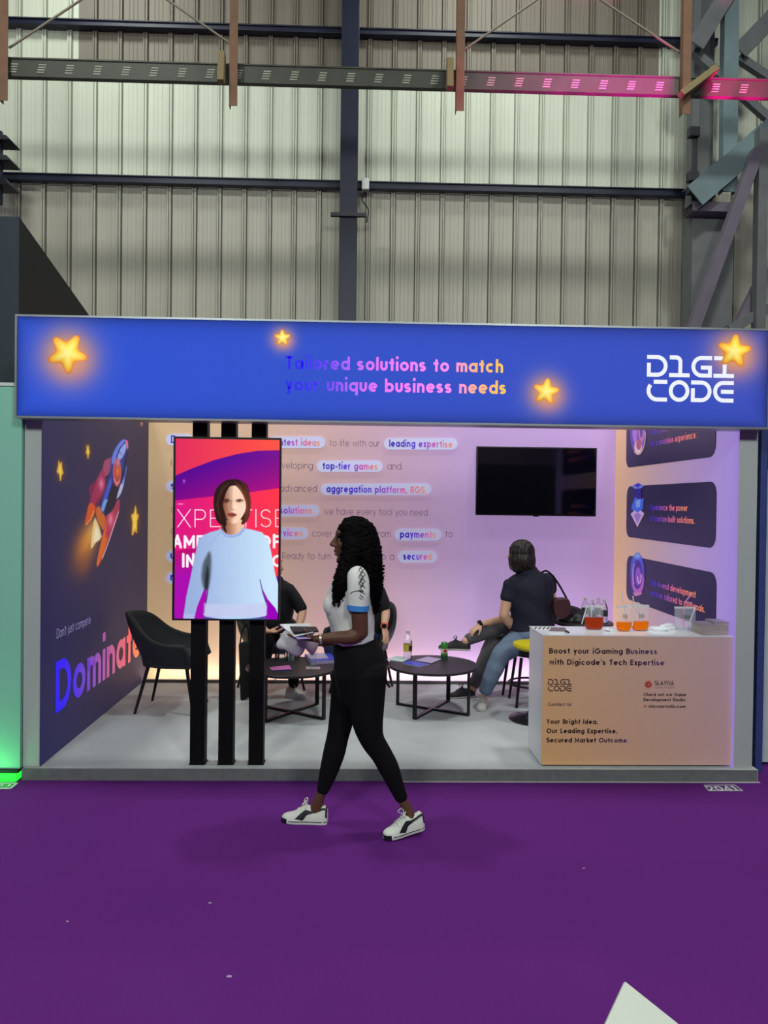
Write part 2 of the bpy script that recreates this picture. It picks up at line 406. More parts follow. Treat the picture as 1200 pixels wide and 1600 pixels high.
# ------------------------------------------------------------------ picture painter for printed / displayed images
class Paint:
    """a fine grid on a rectangle O + a*u + b*v, painted per vertex; drawing is in photo pixels"""
    def __init__(s, O, u, v, nu, nv, base):
        O, u, v = (np.asarray(t, float) for t in (O, u, v))
        a = np.linspace(0, 1, nu); b = np.linspace(0, 1, nv)
        s.W = O + a[None, :, None] * u + b[:, None, None] * v
        s.px = proj(s.W); s.X = s.px[..., 0]; s.Y = s.px[..., 1]
        s.m = np.zeros((nv, nu)); s.c = np.zeros((nv, nu, 3)); s.c[:] = base(s.X, s.Y) if callable(base) else base
    def _mix(s, k, col):
        s.m = np.maximum(s.m, k)
        col = col(s.X, s.Y) if callable(col) else np.asarray(col, float)
        s.c = s.c * (1 - k[..., None]) + col * k[..., None]
    def fill(s, pts, col, a=1.0, soft=0.7, smooth=0):
        p = np.asarray(pts, float)
        if smooth: p = cr(p, smooth, True)
        x0, y0 = p.min(0) - 3 * soft; x1, y1 = p.max(0) + 3 * soft
        M = (s.X >= x0) & (s.X <= x1) & (s.Y >= y0) & (s.Y <= y1)
        if not M.any(): return
        X = s.X[M]; Y = s.Y[M]; ins = np.zeros(len(X), bool); d = np.full(len(X), 1e9)
        for (ax, ay), (bx, by) in zip(p, np.roll(p, -1, 0)):
            if ay != by:
                cr_ = ((ay > Y) != (by > Y)) & (X < (bx - ax) * (Y - ay) / (by - ay) + ax); ins ^= cr_
            ex, ey = bx - ax, by - ay; l = ex * ex + ey * ey + 1e-9
            t = np.clip(((X - ax) * ex + (Y - ay) * ey) / l, 0, 1); d = np.minimum(d, (X - ax - t * ex) ** 2 + (Y - ay - t * ey) ** 2)
        d = np.sqrt(d); k = np.zeros(s.X.shape); k[M] = a * np.clip(.5 + np.where(ins, d, -d) / (2 * soft), 0, 1)
        s._mix(k, col)
    def blob(s, x, y, rx, ry, col, a=1.0, rot=0, pw=1.0):
        cs, sn = math.cos(D2R(rot)), math.sin(D2R(rot)); dx = s.X - x; dy = s.Y - y
        q = ((dx * cs + dy * sn) / rx) ** 2 + ((-dx * sn + dy * cs) / ry) ** 2
        s._mix(a * np.exp(-q ** pw), col)
    def stroke(s, pts, w, col, a=1.0, soft=.6):
        p = np.asarray(pts, float); M = (s.X >= p[:, 0].min() - w - 2) & (s.X <= p[:, 0].max() + w + 2) & (s.Y >= p[:, 1].min() - w - 2) & (s.Y <= p[:, 1].max() + w + 2)
        if not M.any(): return
        X = s.X[M]; Y = s.Y[M]; d = np.full(len(X), 1e9)
        for (ax, ay), (bx, by) in zip(p, p[1:]):
            ex, ey = bx - ax, by - ay; l = ex * ex + ey * ey + 1e-9
            t = np.clip(((X - ax) * ex + (Y - ay) * ey) / l, 0, 1); d = np.minimum(d, (X - ax - t * ex) ** 2 + (Y - ay - t * ey) ** 2)
        k = np.zeros(s.X.shape); k[M] = a * np.clip((w / 2 + soft / 2 - np.sqrt(d)) / soft, 0, 1); s._mix(k, col)
    def text(s, txt, x0, x1, yb, cap, wt, col, gap=.13):
        st, nat = strokes(txt, wt, gap); k = (x1 - x0) / nat
        for q in st: s.stroke(np.stack([x0 + q[:, 0] * k, yb - q[:, 1] * cap], -1), wt * cap, col)
    def build_cut(s, name, m, parent):
        mb = MB().grid(s.W, np.clip(s.c, 0, 255)); on = (s.m > .45).ravel(); mb.f = [f for f in mb.f if all(on[i] for i in f)]
        return mb.build(name, m, parent, colors=True, recalc=False)
    def build(s, name, m, parent): return MB().grid(s.W, np.clip(s.c, 0, 255)).build(name, m, parent, colors=True, recalc=False)
# ================================================================== SETTING: hall
def carpet_mat():
    m = mat('purple_carpet', (98, 38, 122), rough=0.95, vary=0.10, scale=1.3, bump=0.5, bscale=420, spec=0.1)
    return m
M_CARPET = carpet_mat()
struct(MB().box(-9, 9, -6, 10.5, -0.05, 0).build('floor', M_CARPET))

WY = 10.5
def ribbed(x0, x1, z0, z1, xr, pitch=0.335, deep=0.042):
    """profiled sheet: flat pans with raised trapezoid ribs"""
    prof = [(x0, 0)]; k = math.ceil((x0 - xr) / pitch)
    while xr + k * pitch < x1 - .06:
        c = xr + k * pitch
        if c > x0 + .06: prof += [(c - .038, 0), (c - .026, deep), (c - .009, deep), (c - .005, deep - .014), (c + .005, deep - .014), (c + .009, deep), (c + .026, deep), (c + .038, 0)]
        for q in (.34, .5, .66):
            e = c + pitch * q
            if e < x1 - .02 and e > x0 + .02: prof += [(e - .006, 0), (e, .004), (e + .006, 0)]
        k += 1
    prof.append((x1, 0)); mb = MB(); n = len(prof)
    rb = MB()  # thin strips over the sloped sides of the ribs, carrying painted shade
    for i in range(n - 1):
        if max(prof[i][1], prof[i + 1][1]) > .02 and prof[i][1] != prof[i + 1][1]:
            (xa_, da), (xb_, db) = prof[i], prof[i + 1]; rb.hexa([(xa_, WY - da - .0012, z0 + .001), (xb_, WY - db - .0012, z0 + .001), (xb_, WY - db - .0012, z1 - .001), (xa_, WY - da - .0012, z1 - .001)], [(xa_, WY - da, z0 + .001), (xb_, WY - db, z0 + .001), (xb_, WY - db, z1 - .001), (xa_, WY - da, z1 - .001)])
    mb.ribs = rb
    v = [(x, WY - d, z) for z in (z0, z1) for x, d in prof] + [(x, WY + .06, z) for z in (z0, z1) for x, d in prof]
    f = [(i, i + 1, n + i + 1, n + i) for i in range(n - 1)] + [(2 * n + i, 3 * n + i, 3 * n + i + 1, 2 * n + i + 1) for i in range(n - 1)]
    f += [(i, 2 * n + i, 2 * n + i + 1, i + 1) for i in range(n - 1)] + [(n + i, n + i + 1, 3 * n + i + 1, 3 * n + i) for i in range(n - 1)]
    return mb.add(v, f)
XR = P(460, 300, WY)[0]
zg = P(545, 288, WY)[2]; zt = P(545, 128, WY)[2]
xa = P(117, 60, WY)[0] + .05; xb = P(1030, 60, WY)[0]
ST = (7, 7, .25)
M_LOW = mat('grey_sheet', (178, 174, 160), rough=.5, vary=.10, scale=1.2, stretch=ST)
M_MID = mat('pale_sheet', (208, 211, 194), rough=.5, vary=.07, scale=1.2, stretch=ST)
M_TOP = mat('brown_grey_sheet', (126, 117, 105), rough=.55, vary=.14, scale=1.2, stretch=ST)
M_RLOW = mat('grey_rib_shade', (104, 102, 94), rough=.5, vary=.15, scale=1.2, stretch=ST)  # sheet tones darkened: shade on the sides of the ribs put into the colour
M_RMID = mat('pale_rib_shade', (146, 150, 138), rough=.5, vary=.12, scale=1.2, stretch=ST)
M_RTOP = mat('brown_grey_rib_shade', (82, 77, 68), rough=.55, vary=.15, scale=1.2, stretch=ST)
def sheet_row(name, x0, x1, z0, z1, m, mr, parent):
    r = ribbed(x0, x1, z0, z1, XR); o = r.build(name, m, parent); r.ribs.build('rib_side_shade', mr, o if parent is None else parent); return o
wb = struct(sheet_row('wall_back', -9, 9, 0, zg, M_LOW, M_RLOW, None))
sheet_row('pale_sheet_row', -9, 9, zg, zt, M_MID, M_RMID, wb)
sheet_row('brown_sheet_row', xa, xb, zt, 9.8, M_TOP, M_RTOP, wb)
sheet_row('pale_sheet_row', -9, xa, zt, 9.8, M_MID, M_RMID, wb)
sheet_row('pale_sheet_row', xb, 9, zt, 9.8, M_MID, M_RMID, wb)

M_NAVY = mat('navy_paint', (22, 25, 50), rough=.45, vary=.25, scale=5)
M_DARK = mat('dark_steel', (42, 42, 50), rough=.5, vary=.3, scale=9)
# girts
def girt(y0a, y0b, hpx, label):
    a = P(-60, y0a, WY - .16); b = P(1100, y0b, WY - .16); h = hpx / 1200 * WY
    a = np.array([-7.5, WY - .13, a[2]]); b = np.array([4.9, WY - .13, b[2]]); z = (a[2] + b[2]) / 2
    mb = MB().box(-7.5, 4.75, WY - .15, WY - .045, z - h / 2, z + h / 2).box(-7.5, 4.75, WY - .17, WY - .15, z + h / 2 - .02, z + h / 2)
    return tag(mb.build('wall_rail', M_NAVY, bevel=.006), label, 'rail', 'wall rails')
girt(37, 55, 9, 'upper dark rail running across the top of the ribbed wall')
girt(276, 298, 11, 'lower dark navy rail running across the middle of the ribbed wall')
# blue column of the hall wall
t = thing('steel_column', 'dark blue steel column standing against the middle of the ribbed wall', 'column', (P(545, 300, WY - .28)[0], WY - .28, 0))
cx0 = P(545, 300, WY - .28)[0]
MB().box(cx0 - .115, cx0 + .115, WY - .40, WY - .375, 0, 9.6).box(cx0 - .012, cx0 + .012, WY - .375, WY - .20, 0, 9.6).box(cx0 - .115, cx0 + .115, WY - .20, WY - .17, 0, 9.6).build('shaft', M_NAVY, t, bevel=.004)
z1 = P(545, 337, WY - .4)[2]
MB().box(cx0 - .23, cx0 + .24, WY - .45, WY - .402, z1 - .025, z1 + .025).build('bracket', M_DARK, t, bevel=.004)
c = P(571, 291, WY - .17)
t2 = thing('junction_box', 'small white junction box on the lower rail beside the blue column', 'box', tuple(c))
MB().box(c[0] - .05, c[0] + .05, WY - .26, WY - .172, c[2] - .075, c[2] + .075).build('case', mat('white_plastic', (205, 208, 205), rough=.4), t2, bevel=.01)
MB().tube([c + (.0, -.03, -.07), c + (-.04, -.04, -.2), c + (.04, -.05, -.33), c + (.02, -.05, -.5)], .008, 6, sm=6).build('cable', M_DARK, t2, smooth=60)

# cable tray hung in front of the wall
TY = 8.5
a = P(-80, 100, TY); b = P(1290, 126, TY)
tray = thing('cable_tray', 'long slotted grey steel cable tray hung across the hall above the booth', 'cable tray', ((a[0] + b[0]) / 2, TY, a[2]))
M_TRAY = mat('galvanised_tray', (66, 67, 60), rough=.55, metal=.15, vary=.25, scale=6)
zt0 = P(600, 121, TY)[2]
def trz(x): return zt0
mb = MB().box(a[0], b[0], TY, TY + .006, zt0 - .10, zt0 + .085).box(a[0], b[0], TY - .012, TY + .07, zt0 + .085, zt0 + .10).box(a[0], b[0], TY + .064, TY + .07, zt0 - .10, zt0 + .085).box(a[0], b[0], TY + .006, TY + .064, zt0 - .10, zt0 - .094)
mb.build('channel', M_TRAY, tray)
M_SLOT = mat('tray_slot', (168, 168, 152), rough=.6)
for i in range(28):
    px = 22 + i * 43.9
    if px > 1190: break
    x = P(px, 122, TY)[0]; sl = MB()
    for k in range(4):
        z = zt0 + .035 - k * .027
        sl.prism([(x - .035 - k * .007, TY - .001, z), (x + .045 - k * .007, TY - .001, z), (x + .043 - k * .007, TY - .001, z - .010), (x - .037 - k * .007, TY - .001, z - .010)], (0, -.002, 0))
    sl.build('slot_group', M_SLOT, tray)
M_RUST = mat('rusty_steel', (118, 86, 66), rough=.75, vary=.35, scale=7)
M_OLIVE = mat('timber_block', (128, 112, 78), rough=.8, vary=.25, scale=9, stretch=(3, 3, 14))
names = ['far left', 'second from the left', 'second from the right', 'far right']
hx = [(8, 160), (365, 168), (718, 176), (1070, 181)]
for (px, pb), nm in zip(hx, names):
    q = P(px, pb, TY - .06); x = q[0]
    t = thing('hanger_post', f'rusty brown hanger post carrying the cable tray, {nm} of the four', 'post', (x, TY - .06, q[2]), 'hanger posts')
    MB().box(x - .045, x + .045, TY - .10, TY - .092, q[2], 9.5).box(x - .045, x - .037, TY - .092, TY - .01, q[2], 9.5).build('angle_bar', M_RUST, t, bevel=.003)
    dx = -.10 if px < 900 else .03
    if px > 300:
        zb = zt0
        tl = .06 if px < 900 else .28
        pa = np.array([x + dx - .02 - (0.1 if px > 900 else 0), TY - .16, zb - .19]); pb_ = np.array([x + dx + tl, TY - .12, zb + .13]) if px > 900 else np.array([x + dx - .02, TY - .12, zb + .14])
        MB().beam(pa, pb_, .07, .10, ref=(1, 0, 0)).build('clamp_block', M_OLIVE, t, bevel=.006)
rods = [((14, 75), (192, -44), 'first rod, rising right from the far left hanger post'), ((198, -44), (360, 68), 'second rod, falling to the hanger post left of the blue column'), ((722, 80), (885, -32), 'third rod, rising right from the hanger post right of the blue column'), ((891, -32), (1068, 86), 'fourth rod, falling to the far right hanger post')]
for p, q, l in rods:
    A = P(*p, TY + .03); B = P(*q, TY + .03)
    if A[2] > B[2]: A, B = B, A
    tag(MB().tube([A, B], .013, 8).build('brace_rod', mat('dull_rod', (130, 120, 105), rough=.6, vary=.2), smooth=60), 'thin diagonal brace ' + l, 'rod', 'brace rods')
# magenta stage lamp below the right end of the tray
for lx, le in ((1.1, 500), (1.45, 1200), (1.8, 2600), (2.15, 4500), (2.5, 5600), (2.85, 6800), (3.2, 7400), (3.95, 9000), (4.3, 7000), (4.65, 5000)):
    sp = bpy.data.lights.new('stage_lamp', 'SPOT'); sp.energy = le; sp.color = (1.0, 0.0, 0.46 if lx < 3.5 else .30); sp.spot_size = D2R(7.5); sp.spot_blend = 1.0; sp.shadow_soft_size = .05
    so = bpy.data.objects.new('stage_lamp', sp); COL.objects.link(so); so.location = (lx - .1, TY - (2.3 if lx < 3.5 else 1.15), 3.1)
    so.rotation_euler = (Vector((lx, TY - .02, zt0)) - so.location).to_track_quat('-Z', 'Y').to_euler()

# left bracket arms
t = thing('wall_bracket', 'black stepped bracket on the wall at the left edge under the cable tray', 'bracket', tuple(P(2, 320, 9.6)))
for (y0, y1, xr) in ((205, 218, 16), (236, 250, 16), (272, 288, 14)):
    A = P(-60, y0, 9.6); B = P(xr, y1, 9.6)
    MB().hexa([(A[0], 9.6, A[2]), (B[0] - .05, 9.6, A[2] - .03), (B[0], 9.6, B[2]), (A[0], 9.6, B[2])], [(A[0], 9.9, A[2]), (B[0] - .05, 9.9, A[2] - .03), (B[0], 9.9, B[2]), (A[0], 9.9, B[2])]).build('arm', M_DARK, t, bevel=.005)
A = P(-20, 205, 9.75); B = P(3, 320, 9.75)
MB().box(A[0], B[0], 9.72, 9.78, B[2], A[2]).build('upright', M_NAVY, t, bevel=.004)

# steel lattice frame on the right
M_TEAL = mat('teal_grey_paint', (110, 128, 132), rough=.5, vary=.28, scale=4)
M_STEEL = mat('grey_steel', (104, 106, 108), rough=.55, vary=.3, scale=4)
M_PURP = mat('mauve_grey_steel', (106, 98, 112), rough=.55, vary=.25, scale=4)
LY = 9.4
lat = thing('lattice_frame', 'grey steel lattice column with diagonal braces at the right edge', 'steel frame', (P(1115, 500, LY)[0], LY, 0))
def lbeam(name, p, q, wpx, d, m, y=LY, flange=True):
    A = P(*p, y); B = P(*q, y); w = wpx / 1200 * y
    mb = MB().beam(A, B, w, .02, ref=np.cross((B - A) / np.linalg.norm(B - A), (0, 1, 0)))
    if flange:
        r = np.cross((B - A) / np.linalg.norm(B - A), (0, 1, 0)); r /= np.linalg.norm(r)
        for s in (-1, 1):
            o = r * s * (w / 2 - .006)
            mb.beam(A + o + (0, d / 2, 0), B + o + (0, d / 2, 0), .012, d, ref=r)
    return mb.build(name, m, lat, bevel=.003)
A = P(1083, 330, LY + .2); B = P(1147, 330, LY + .2)
MB().box(A[0], B[0], LY + .2, LY + .23, 0, A[2] + .05).box(A[0], A[0] + .03, LY + .23, LY + .5, 0, A[2]).box(B[0] - .03, B[0], LY + .23, LY + .5, 0, A[2]).build('column_shaft', M_STEEL, lat, bevel=.004)
A = P(1083, 320, LY + .3); B = P(1118, 320, LY + .3)
MB().box(A[0] - .02, A[0] + .06, LY + .3, LY + .5, A[2], 9.6).box(A[0] + .06, B[0], LY + .4, LY + .45, A[2], 9.6).build('upper_shaft', M_STEEL, lat, bevel=.004)
lbeam('strut', (1144, -20), (1140, 300), 23, .12, M_TEAL, LY - .05)
lbeam('diagonal', (1086, 306), (1215, 196), 38, .16, M_TEAL, LY - .15)
lbeam('diagonal', (1088, 70), (1140, -15), 26, .12, M_STEEL, LY - .1)
lbeam('diagonal', (1085, 78), (1205, 185), 12, .08, M_STEEL, LY + .05)
lbeam('diagonal', (1156, 80), (1215, 18), 26, .10, M_STEEL, LY + .02)
lbeam('diagonal', (1156, 88), (1212, 125), 12, .08, M_STEEL, LY + .1)
lbeam('cross_tie', (1082, 322), (1150, 324), 15, .25, M_PURP, LY + .0)
lbeam('diagonal', (1187, 232), (1083, 520), 17, .12, M_PURP, LY - .3)
lbeam('upright', (1194, 200), (1188, 540), 15, .12, M_STEEL, LY - .28)
lbeam('diagonal', (1200, 420), (1150, 520), 15, .1, M_PURP, LY - .1)
lbeam('cross_tie', (1140, 515), (1205, 480), 15, .1, M_STEEL, LY - .2)
c = P(1082, 245, LY + .3)
mb = MB(); 
for dz in (-.28, .28): mb.box(c[0] - .08, c[0] + .05, LY + .2, LY + .3, c[2] + dz - .06, c[2] + dz + .06)
mb.box(c[0] - .01, c[0] + .04, LY + .24, LY + .3, c[2] - .25, c[2] + .25).build('cleat', M_DARK, lat, bevel=.005)
c = P(1078, 300, LY + .3); c2 = P(1078, 333, LY + .3)
MB().box(c[0] - .06, c[0] + .12, LY + .1, LY + .3, c[2] - .05, c[2] + .05).build('cleat', M_DARK, lat, bevel=.005)
MB().box(c2[0] - .08, c2[0] + .12, LY + .1, LY + .3, c2[2] - .05, c2[2] + .05).build('cleat', M_DARK, lat, bevel=.005)

# ================================================================== NEIGHBOURING STANDS
M_TOWER = mat('charcoal_board', (44, 54, 64), rough=.6, vary=.12, scale=2)
M_TOWER2 = mat('black_board', (24, 25, 28), rough=.7, vary=.1, scale=2)
zb = P(10, 598, 5.15)[2]
xL = -2.34; z_f = P(38, 340, 5.3)[2]; z_b = z_f - .36
q = [(-4.2, 5.3, zb), (xL, 5.3, zb), (xL, 5.3, z_f), (-4.2, 5.3, z_f)]
r = [(-4.2, 6.72, zb), (xL, 6.72, zb), (xL, 6.72, z_b), (-4.2, 6.72, z_b)]
tw = thing('fascia_block', 'dark charcoal fascia block of the neighbouring stand, left of the blue sign', 'fascia', (xL, 5.3, zb))
MB().hexa(q, r).build('body', M_TOWER2, tw)
MB().box(-4.2, xL, 5.285, 5.3, zb, z_f).build('front_board', M_TOWER, tw)
M_GREEN = mat('green_board', (140, 205, 182), rough=.5, vary=.06, scale=1.5)
YP = 4.79; xe = P(33, 900, YP)[0]; zp = P(10, 598, YP)[2]
gp = thing('green_wall_panel', 'plain green wall panel of the neighbouring stand at the left edge', 'wall panel', (xe, YP, 0))
MB().box(-4.2, xe, YP, YP + .06, .072, zp - .02).build('panel', M_GREEN, gp)
MB().box(-4.2, xe, YP - .01, YP + .08, zp - .02, zp).build('top_trim', mat('white_trim', (220, 225, 220), rough=.4), gp)
z0 = P(15, 1231, 4.80)[2]
gl = thing('light_strip', 'glowing green light strip along the base of the green panel', 'light strip', (-2.4, 4.9, 0))
MB().box(-4.2, xe - .005, 4.748, 4.85, .0, .05).build('tube', mat('green_glow', (40, 255, 60), emit=1.1, vary=.3, scale=6), gl, bevel=.012)
MB().box(-4.2, xe - .005, 4.77, 4.85, .0501, .071).build('shadow_gap', M_TOWER2, gl)
lg = area('green_strip_lamp', (-3.1, 4.66, .03), (-3.1, 4.80, 0.5), 1.9, .03, 5, (.15, 1, .25))
st = thing('floor_sticker', 'green-lit floor sticker with a white outline before the green panel', 'sticker', tuple(G(10, 1228, .0)))
q0, q1, q2, q3 = [G(*p, .003) for p in ((-40, 1223), (29, 1223), (17, 1232.5), (-40, 1232.5))]
MB().hexa([q0 - (0, 0, .003), q1 - (0, 0, .003), q2 - (0, 0, .003), q3 - (0, 0, .003)], [q0, q1, q2, q3]).build('film', mat('sticker_green', (60, 160, 90), rough=.4), st)
M_STW = mat('sticker_white', (225, 235, 225), rough=.5)
lab = MB()
for p, q in (((-40, 1223.6), (27, 1223.6)), ((27, 1223.6), (16.5, 1232)), ((-40, 1232), (16.5, 1232))): lab.beam(G(*p, .0045), G(*q, .0045), .012, .002, ref=(0, 0, 1) if 0 else (0, 1, 0))
for p, q in (((1, 1226), (-3, 1230)), ((1, 1226), (6, 1226)), ((-1, 1228), (4, 1228)), ((9, 1229.6), (14.5, 1229.6)), ((16, 1225.5), (12, 1230))): lab.beam(G(*p, .0045), G(*q, .0045), .014, .002, ref=(0, 1, 0))
lab.build('outline', M_STW, st)
# right neighbour
M_BLUEP = mat('blue_post_paint', (52, 68, 128), rough=.5, vary=.1)
rb = thing('black_wall_panel', 'narrow black wall panel in the gap right of the booth', 'wall panel', (2.62, 5.4, 0))
MB().box(P(1170, 900, 5.4)[0], 3.4, 5.4, 5.45, 0, 2.6).build('panel', M_TOWER2, rb)
x0 = P(1186, 900, 4.95)[0]; x1 = P(1197, 900, 4.95)[0]
tag(MB().box(x0, x1, 4.95, 5.03, 0, P(1190, 640, 4.95)[2]).build('blue_post', M_BLUEP, bevel=.006), 'blue post of the next stand just right of the booth', 'post')
rw = thing('pale_wall_panel', 'pale wall panel of the next stand at the right edge of the picture', 'wall panel', (3, 5.2, 0))
MB().box(x1 + .015, 3.4, 5.1, 5.14, .02, 2.0).build('panel', mat('pale_board', (190, 200, 205), rough=.5), rw)
# foreground white board corner
A = np.array(P(977, 1533, 1.62)); 
fb = thing('white_board', 'corner of a white board poking in at the bottom edge of the picture', 'board', tuple(A - (0, 0, .74)))
n = np.array([.15, -.75, .75]); n /= np.linalg.norm(n)
def onp(px, py):
    d = RMn @ np.array([(px - CX) / F, -(py - CY) / F, -1.0]); return CAMP + d * ((A - CAMP).dot(n) / d.dot(n))
p0, p1, p2 = A, onp(944, 1604), onp(1066, 1604)
e1 = (p1 - p0) / np.linalg.norm(p1 - p0) * .32; e2 = (p2 - p0) / np.linalg.norm(p2 - p0) * .5
quad = [p0, p0 + e1, p0 + e1 + e2, p0 + e2]
MB().hexa(quad, [v - n * .012 for v in quad]).build('panel', mat('white_card', (212, 217, 206), rough=.45, vary=.04), fb, bevel=.002)
low = min(v[2] for v in quad)
cen = (quad[2] + quad[0]) / 2 - n * .03
MB().beam((cen[0], cen[1] + .02, 0.01), (cen[0], cen[1] + .02, cen[2]), .035, .035).box(cen[0] - .14, cen[0] + .14, cen[1] - .12, cen[1] + .16, 0, .012).build('stand', mat('white_trim2', (215, 218, 214), rough=.4), fb, bevel=.004)
# ================================================================== BOOTH SHELL
XLW, XRW, YB, YF, ZP = -1.985, 2.395, 7.20, 4.80, 0.072
M_GREYC = mat('grey_booth_carpet', (186, 190, 192), rough=.9, vary=.14, scale=5, bump=.4, bscale=300, spec=.15)
M_EDGE = mat('dark_grey_carpet_edge', (112, 114, 116), rough=.95, vary=.25, scale=25, bump=.5, bscale=300, spec=.1)
xl0 = P(35, 1210, YF)[0]; xr0 = P(1184, 1212, YF)[0]
pf = struct(MB().box(xl0, xr0, YF, YB + .1, 0, ZP).build('floor', M_GREYC)); pf.name = 'floor_platform'
MB().box(xl0, xr0 - .01, YF - .012, YF, 0, ZP - .001).build('edge_strip', M_EDGE, pf)
EMW = .5
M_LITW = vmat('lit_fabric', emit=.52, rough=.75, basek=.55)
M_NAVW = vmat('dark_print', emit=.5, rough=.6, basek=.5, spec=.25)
# back wall, a lit fabric box with a peach to lilac print
def backc(x):
    return grad((0, (214, 182, 140)), (.2, (214, 178, 152)), (.42, (206, 168, 178)), (.7, (194, 162, 216)), (1, (198, 164, 226)))(x)
ZW = 2.85
nx = 40; gx = np.linspace(XLW, XRW, nx); gz = np.linspace(ZP, ZW, 6)
pts = np.array([[(x, YB, z) for x in gx] for z in gz]); cc = np.array([[backc(i / (nx - 1)) for i in range(nx)] for _ in gz])
mb = MB().grid(pts, cc, flip=False)
bw = struct(mb.build('wall_rear', M_LITW, None, colors=True, origin=(0, YB, ZP)))
struct(MB().box(XLW - .1, XRW + .1, YB + .02, YB + .1, 0, ZW).build('trim_rear', mat('aluminium', (170, 172, 172), rough=.35, metal=.7)))
# right wall: same print, warm at the inner corner, lilac at the front
def rightc(t): return grad((0, (228, 184, 146)), (.10, (224, 180, 152)), (.35, (206, 170, 176)), (.7, (190, 160, 212)), (1, (178, 150, 240)))(t)
gy = np.linspace(YB, YF + .02, 30); mb = MB()
mb.grid(np.array([[(XRW, y, z) for y in gy] for z in gz]), np.array([[rightc(i / 29) for i in range(30)] for _ in gz]))
rwall = struct(mb.build('wall_right', M_LITW, None, colors=True, origin=(XRW, 6, ZP)))
struct(MB().box(XRW + .01, XRW + .1, YF + .13, YB, 0, ZW).build('trim_right', mat('aluminium', (170, 172, 172))))
# left wall with the rocket print
PW = Paint((XLW, YF + .02, ZP), (0, YB - YF - .02, 0), (0, 0, 2.66 - ZP), 330, 330, lambda X, Y: np.stack([44 + 0 * X + 14 * np.clip((X - 60) / 170, 0, 1), 44 + 6 * np.clip((X - 60) / 170, 0, 1), 92 - 18 * np.clip((X - 60) / 170, 0, 1)], -1))
def zz(x, y): return (60 + .15 * x, 660 + .15 * y)
def Z(*p): return [zz(*q) for q in p]
# exhaust glow of the printed rocket
for x, y, rx, ry, c, a in ((470, 1330, 130, 260, (190, 105, 50), .55), (500, 1250, 90, 200, (235, 150, 60), .75), (560, 1150, 60, 130, (250, 190, 90), .7), (480, 1480, 60, 120, (150, 85, 60), .5)):
    q = zz(x, y); PW.blob(q[0], q[1], rx * .15, ry * .15, c, a, rot=14)
PW.fill(Z((680, 480), (600, 600), (525, 680), (535, 790), (500, 960), (490, 1070), (545, 1000), (590, 900), (640, 820), (700, 700)), (128, 40, 84), smooth=4)
PW.fill(Z((690, 400), (740, 372), (770, 380), (740, 520), (690, 560), (672, 470)), (172, 78, 120), smooth=4)
PW.fill(Z((660, 490), (690, 560), (680, 700), (600, 830), (540, 880), (575, 700)), (170, 48, 96), smooth=3)
PW.blob(*zz(655, 640), 4, 9, (245, 140, 170), .9)
PW.fill(Z((535, 840), (595, 880), (570, 980), (490, 1072), (500, 960)), (226, 90, 40), smooth=4)
PW.stroke(Z((580, 920), (545, 1010), (495, 1068)), 1.4, (250, 170, 80))
PW.fill(Z((840, 800), (845, 900), (820, 1010), (780, 1120), (700, 1330), (640, 1470), (612, 1500), (610, 1440), (660, 1200), (700, 1000), (740, 900)), (176, 62, 90), smooth=4)
PW.fill(Z((720, 1020), (740, 1100), (700, 1290), (640, 1460), (612, 1500), (612, 1430), (655, 1240), (690, 1110)), (228, 112, 40), smooth=4)
PW.fill(Z((740, 930), (790, 940), (800, 1020), (740, 1160), (700, 1200), (720, 1020)), (190, 56, 100), smooth=3)
PW.blob(*zz(752, 1010), 4, 10, (250, 150, 170), .9)
PW.stroke(Z((835, 930), (800, 1030), (740, 1220), (665, 1420)), 1.3, (235, 190, 210))
PW.fill(Z((600, 900), (640, 880), (700, 1000), (680, 1120), (650, 1080), (610, 1000)), (214, 110, 50), smooth=3)
PW.fill(Z((590, 990), (660, 1190), (600, 1250), (545, 1320), (560, 1150)), (250, 216, 150), smooth=2)
PW.fill(Z((600, 1080), (640, 1190), (575, 1250)), (255, 244, 210), smooth=2)
PW.fill(Z((880, 178), (930, 200), (932, 300), (915, 480), (880, 660), (820, 800), (760, 930), (690, 960), (650, 900), (670, 780), (740, 560), (760, 380), (810, 260), (840, 205)), (50, 62, 150), smooth=5)
PW.fill(Z((930, 270), (912, 470), (870, 640), (810, 790), (760, 900), (700, 960), (760, 700), (830, 640), (880, 500), (900, 380)), (34, 34, 66), smooth=4)
PW.fill(Z((740, 640), (800, 650), (830, 740), (780, 900), (690, 960), (720, 800)), (34, 34, 56), smooth=4)
PW.fill(Z((880, 180), (912, 195), (850, 260), (820, 330), (790, 420), (765, 430), (770, 350), (810, 258)), (110, 140, 245), smooth=4)
PW.fill(Z((900, 220), (915, 260), (890, 340), (850, 390), (820, 370), (850, 280)), (158, 178, 250), smooth=3)
PW.stroke(Z((905, 200), (850, 270), (812, 380)), 1.5, (40, 50, 140)); PW.stroke(Z((830, 290), (872, 340)), 1, (70, 90, 190))
PW.fill(Z((905, 185), (930, 195), (936, 260), (925, 280), (910, 220)), (236, 120, 170), smooth=3)
PW.fill(Z((898, 560), (890, 640), (860, 740), (815, 795), (840, 690), (880, 590)), (190, 200, 245), smooth=3)
PW.stroke(Z((915, 460), (905, 540), (870, 640)), 2, (80, 110, 230))
PW.fill(Z((745, 590), (690, 760), (650, 900), (680, 920), (720, 780), (765, 640)), (70, 96, 215), smooth=3)
PW.fill(Z((690, 805), (722, 810), (705, 850), (675, 930), (655, 900)), (130, 170, 245), smooth=3)
e = [(820 + 42 * math.cos(t), 520 + 148 * math.sin(t)) for t in np.linspace(0, 2 * math.pi, 24, endpoint=False)]
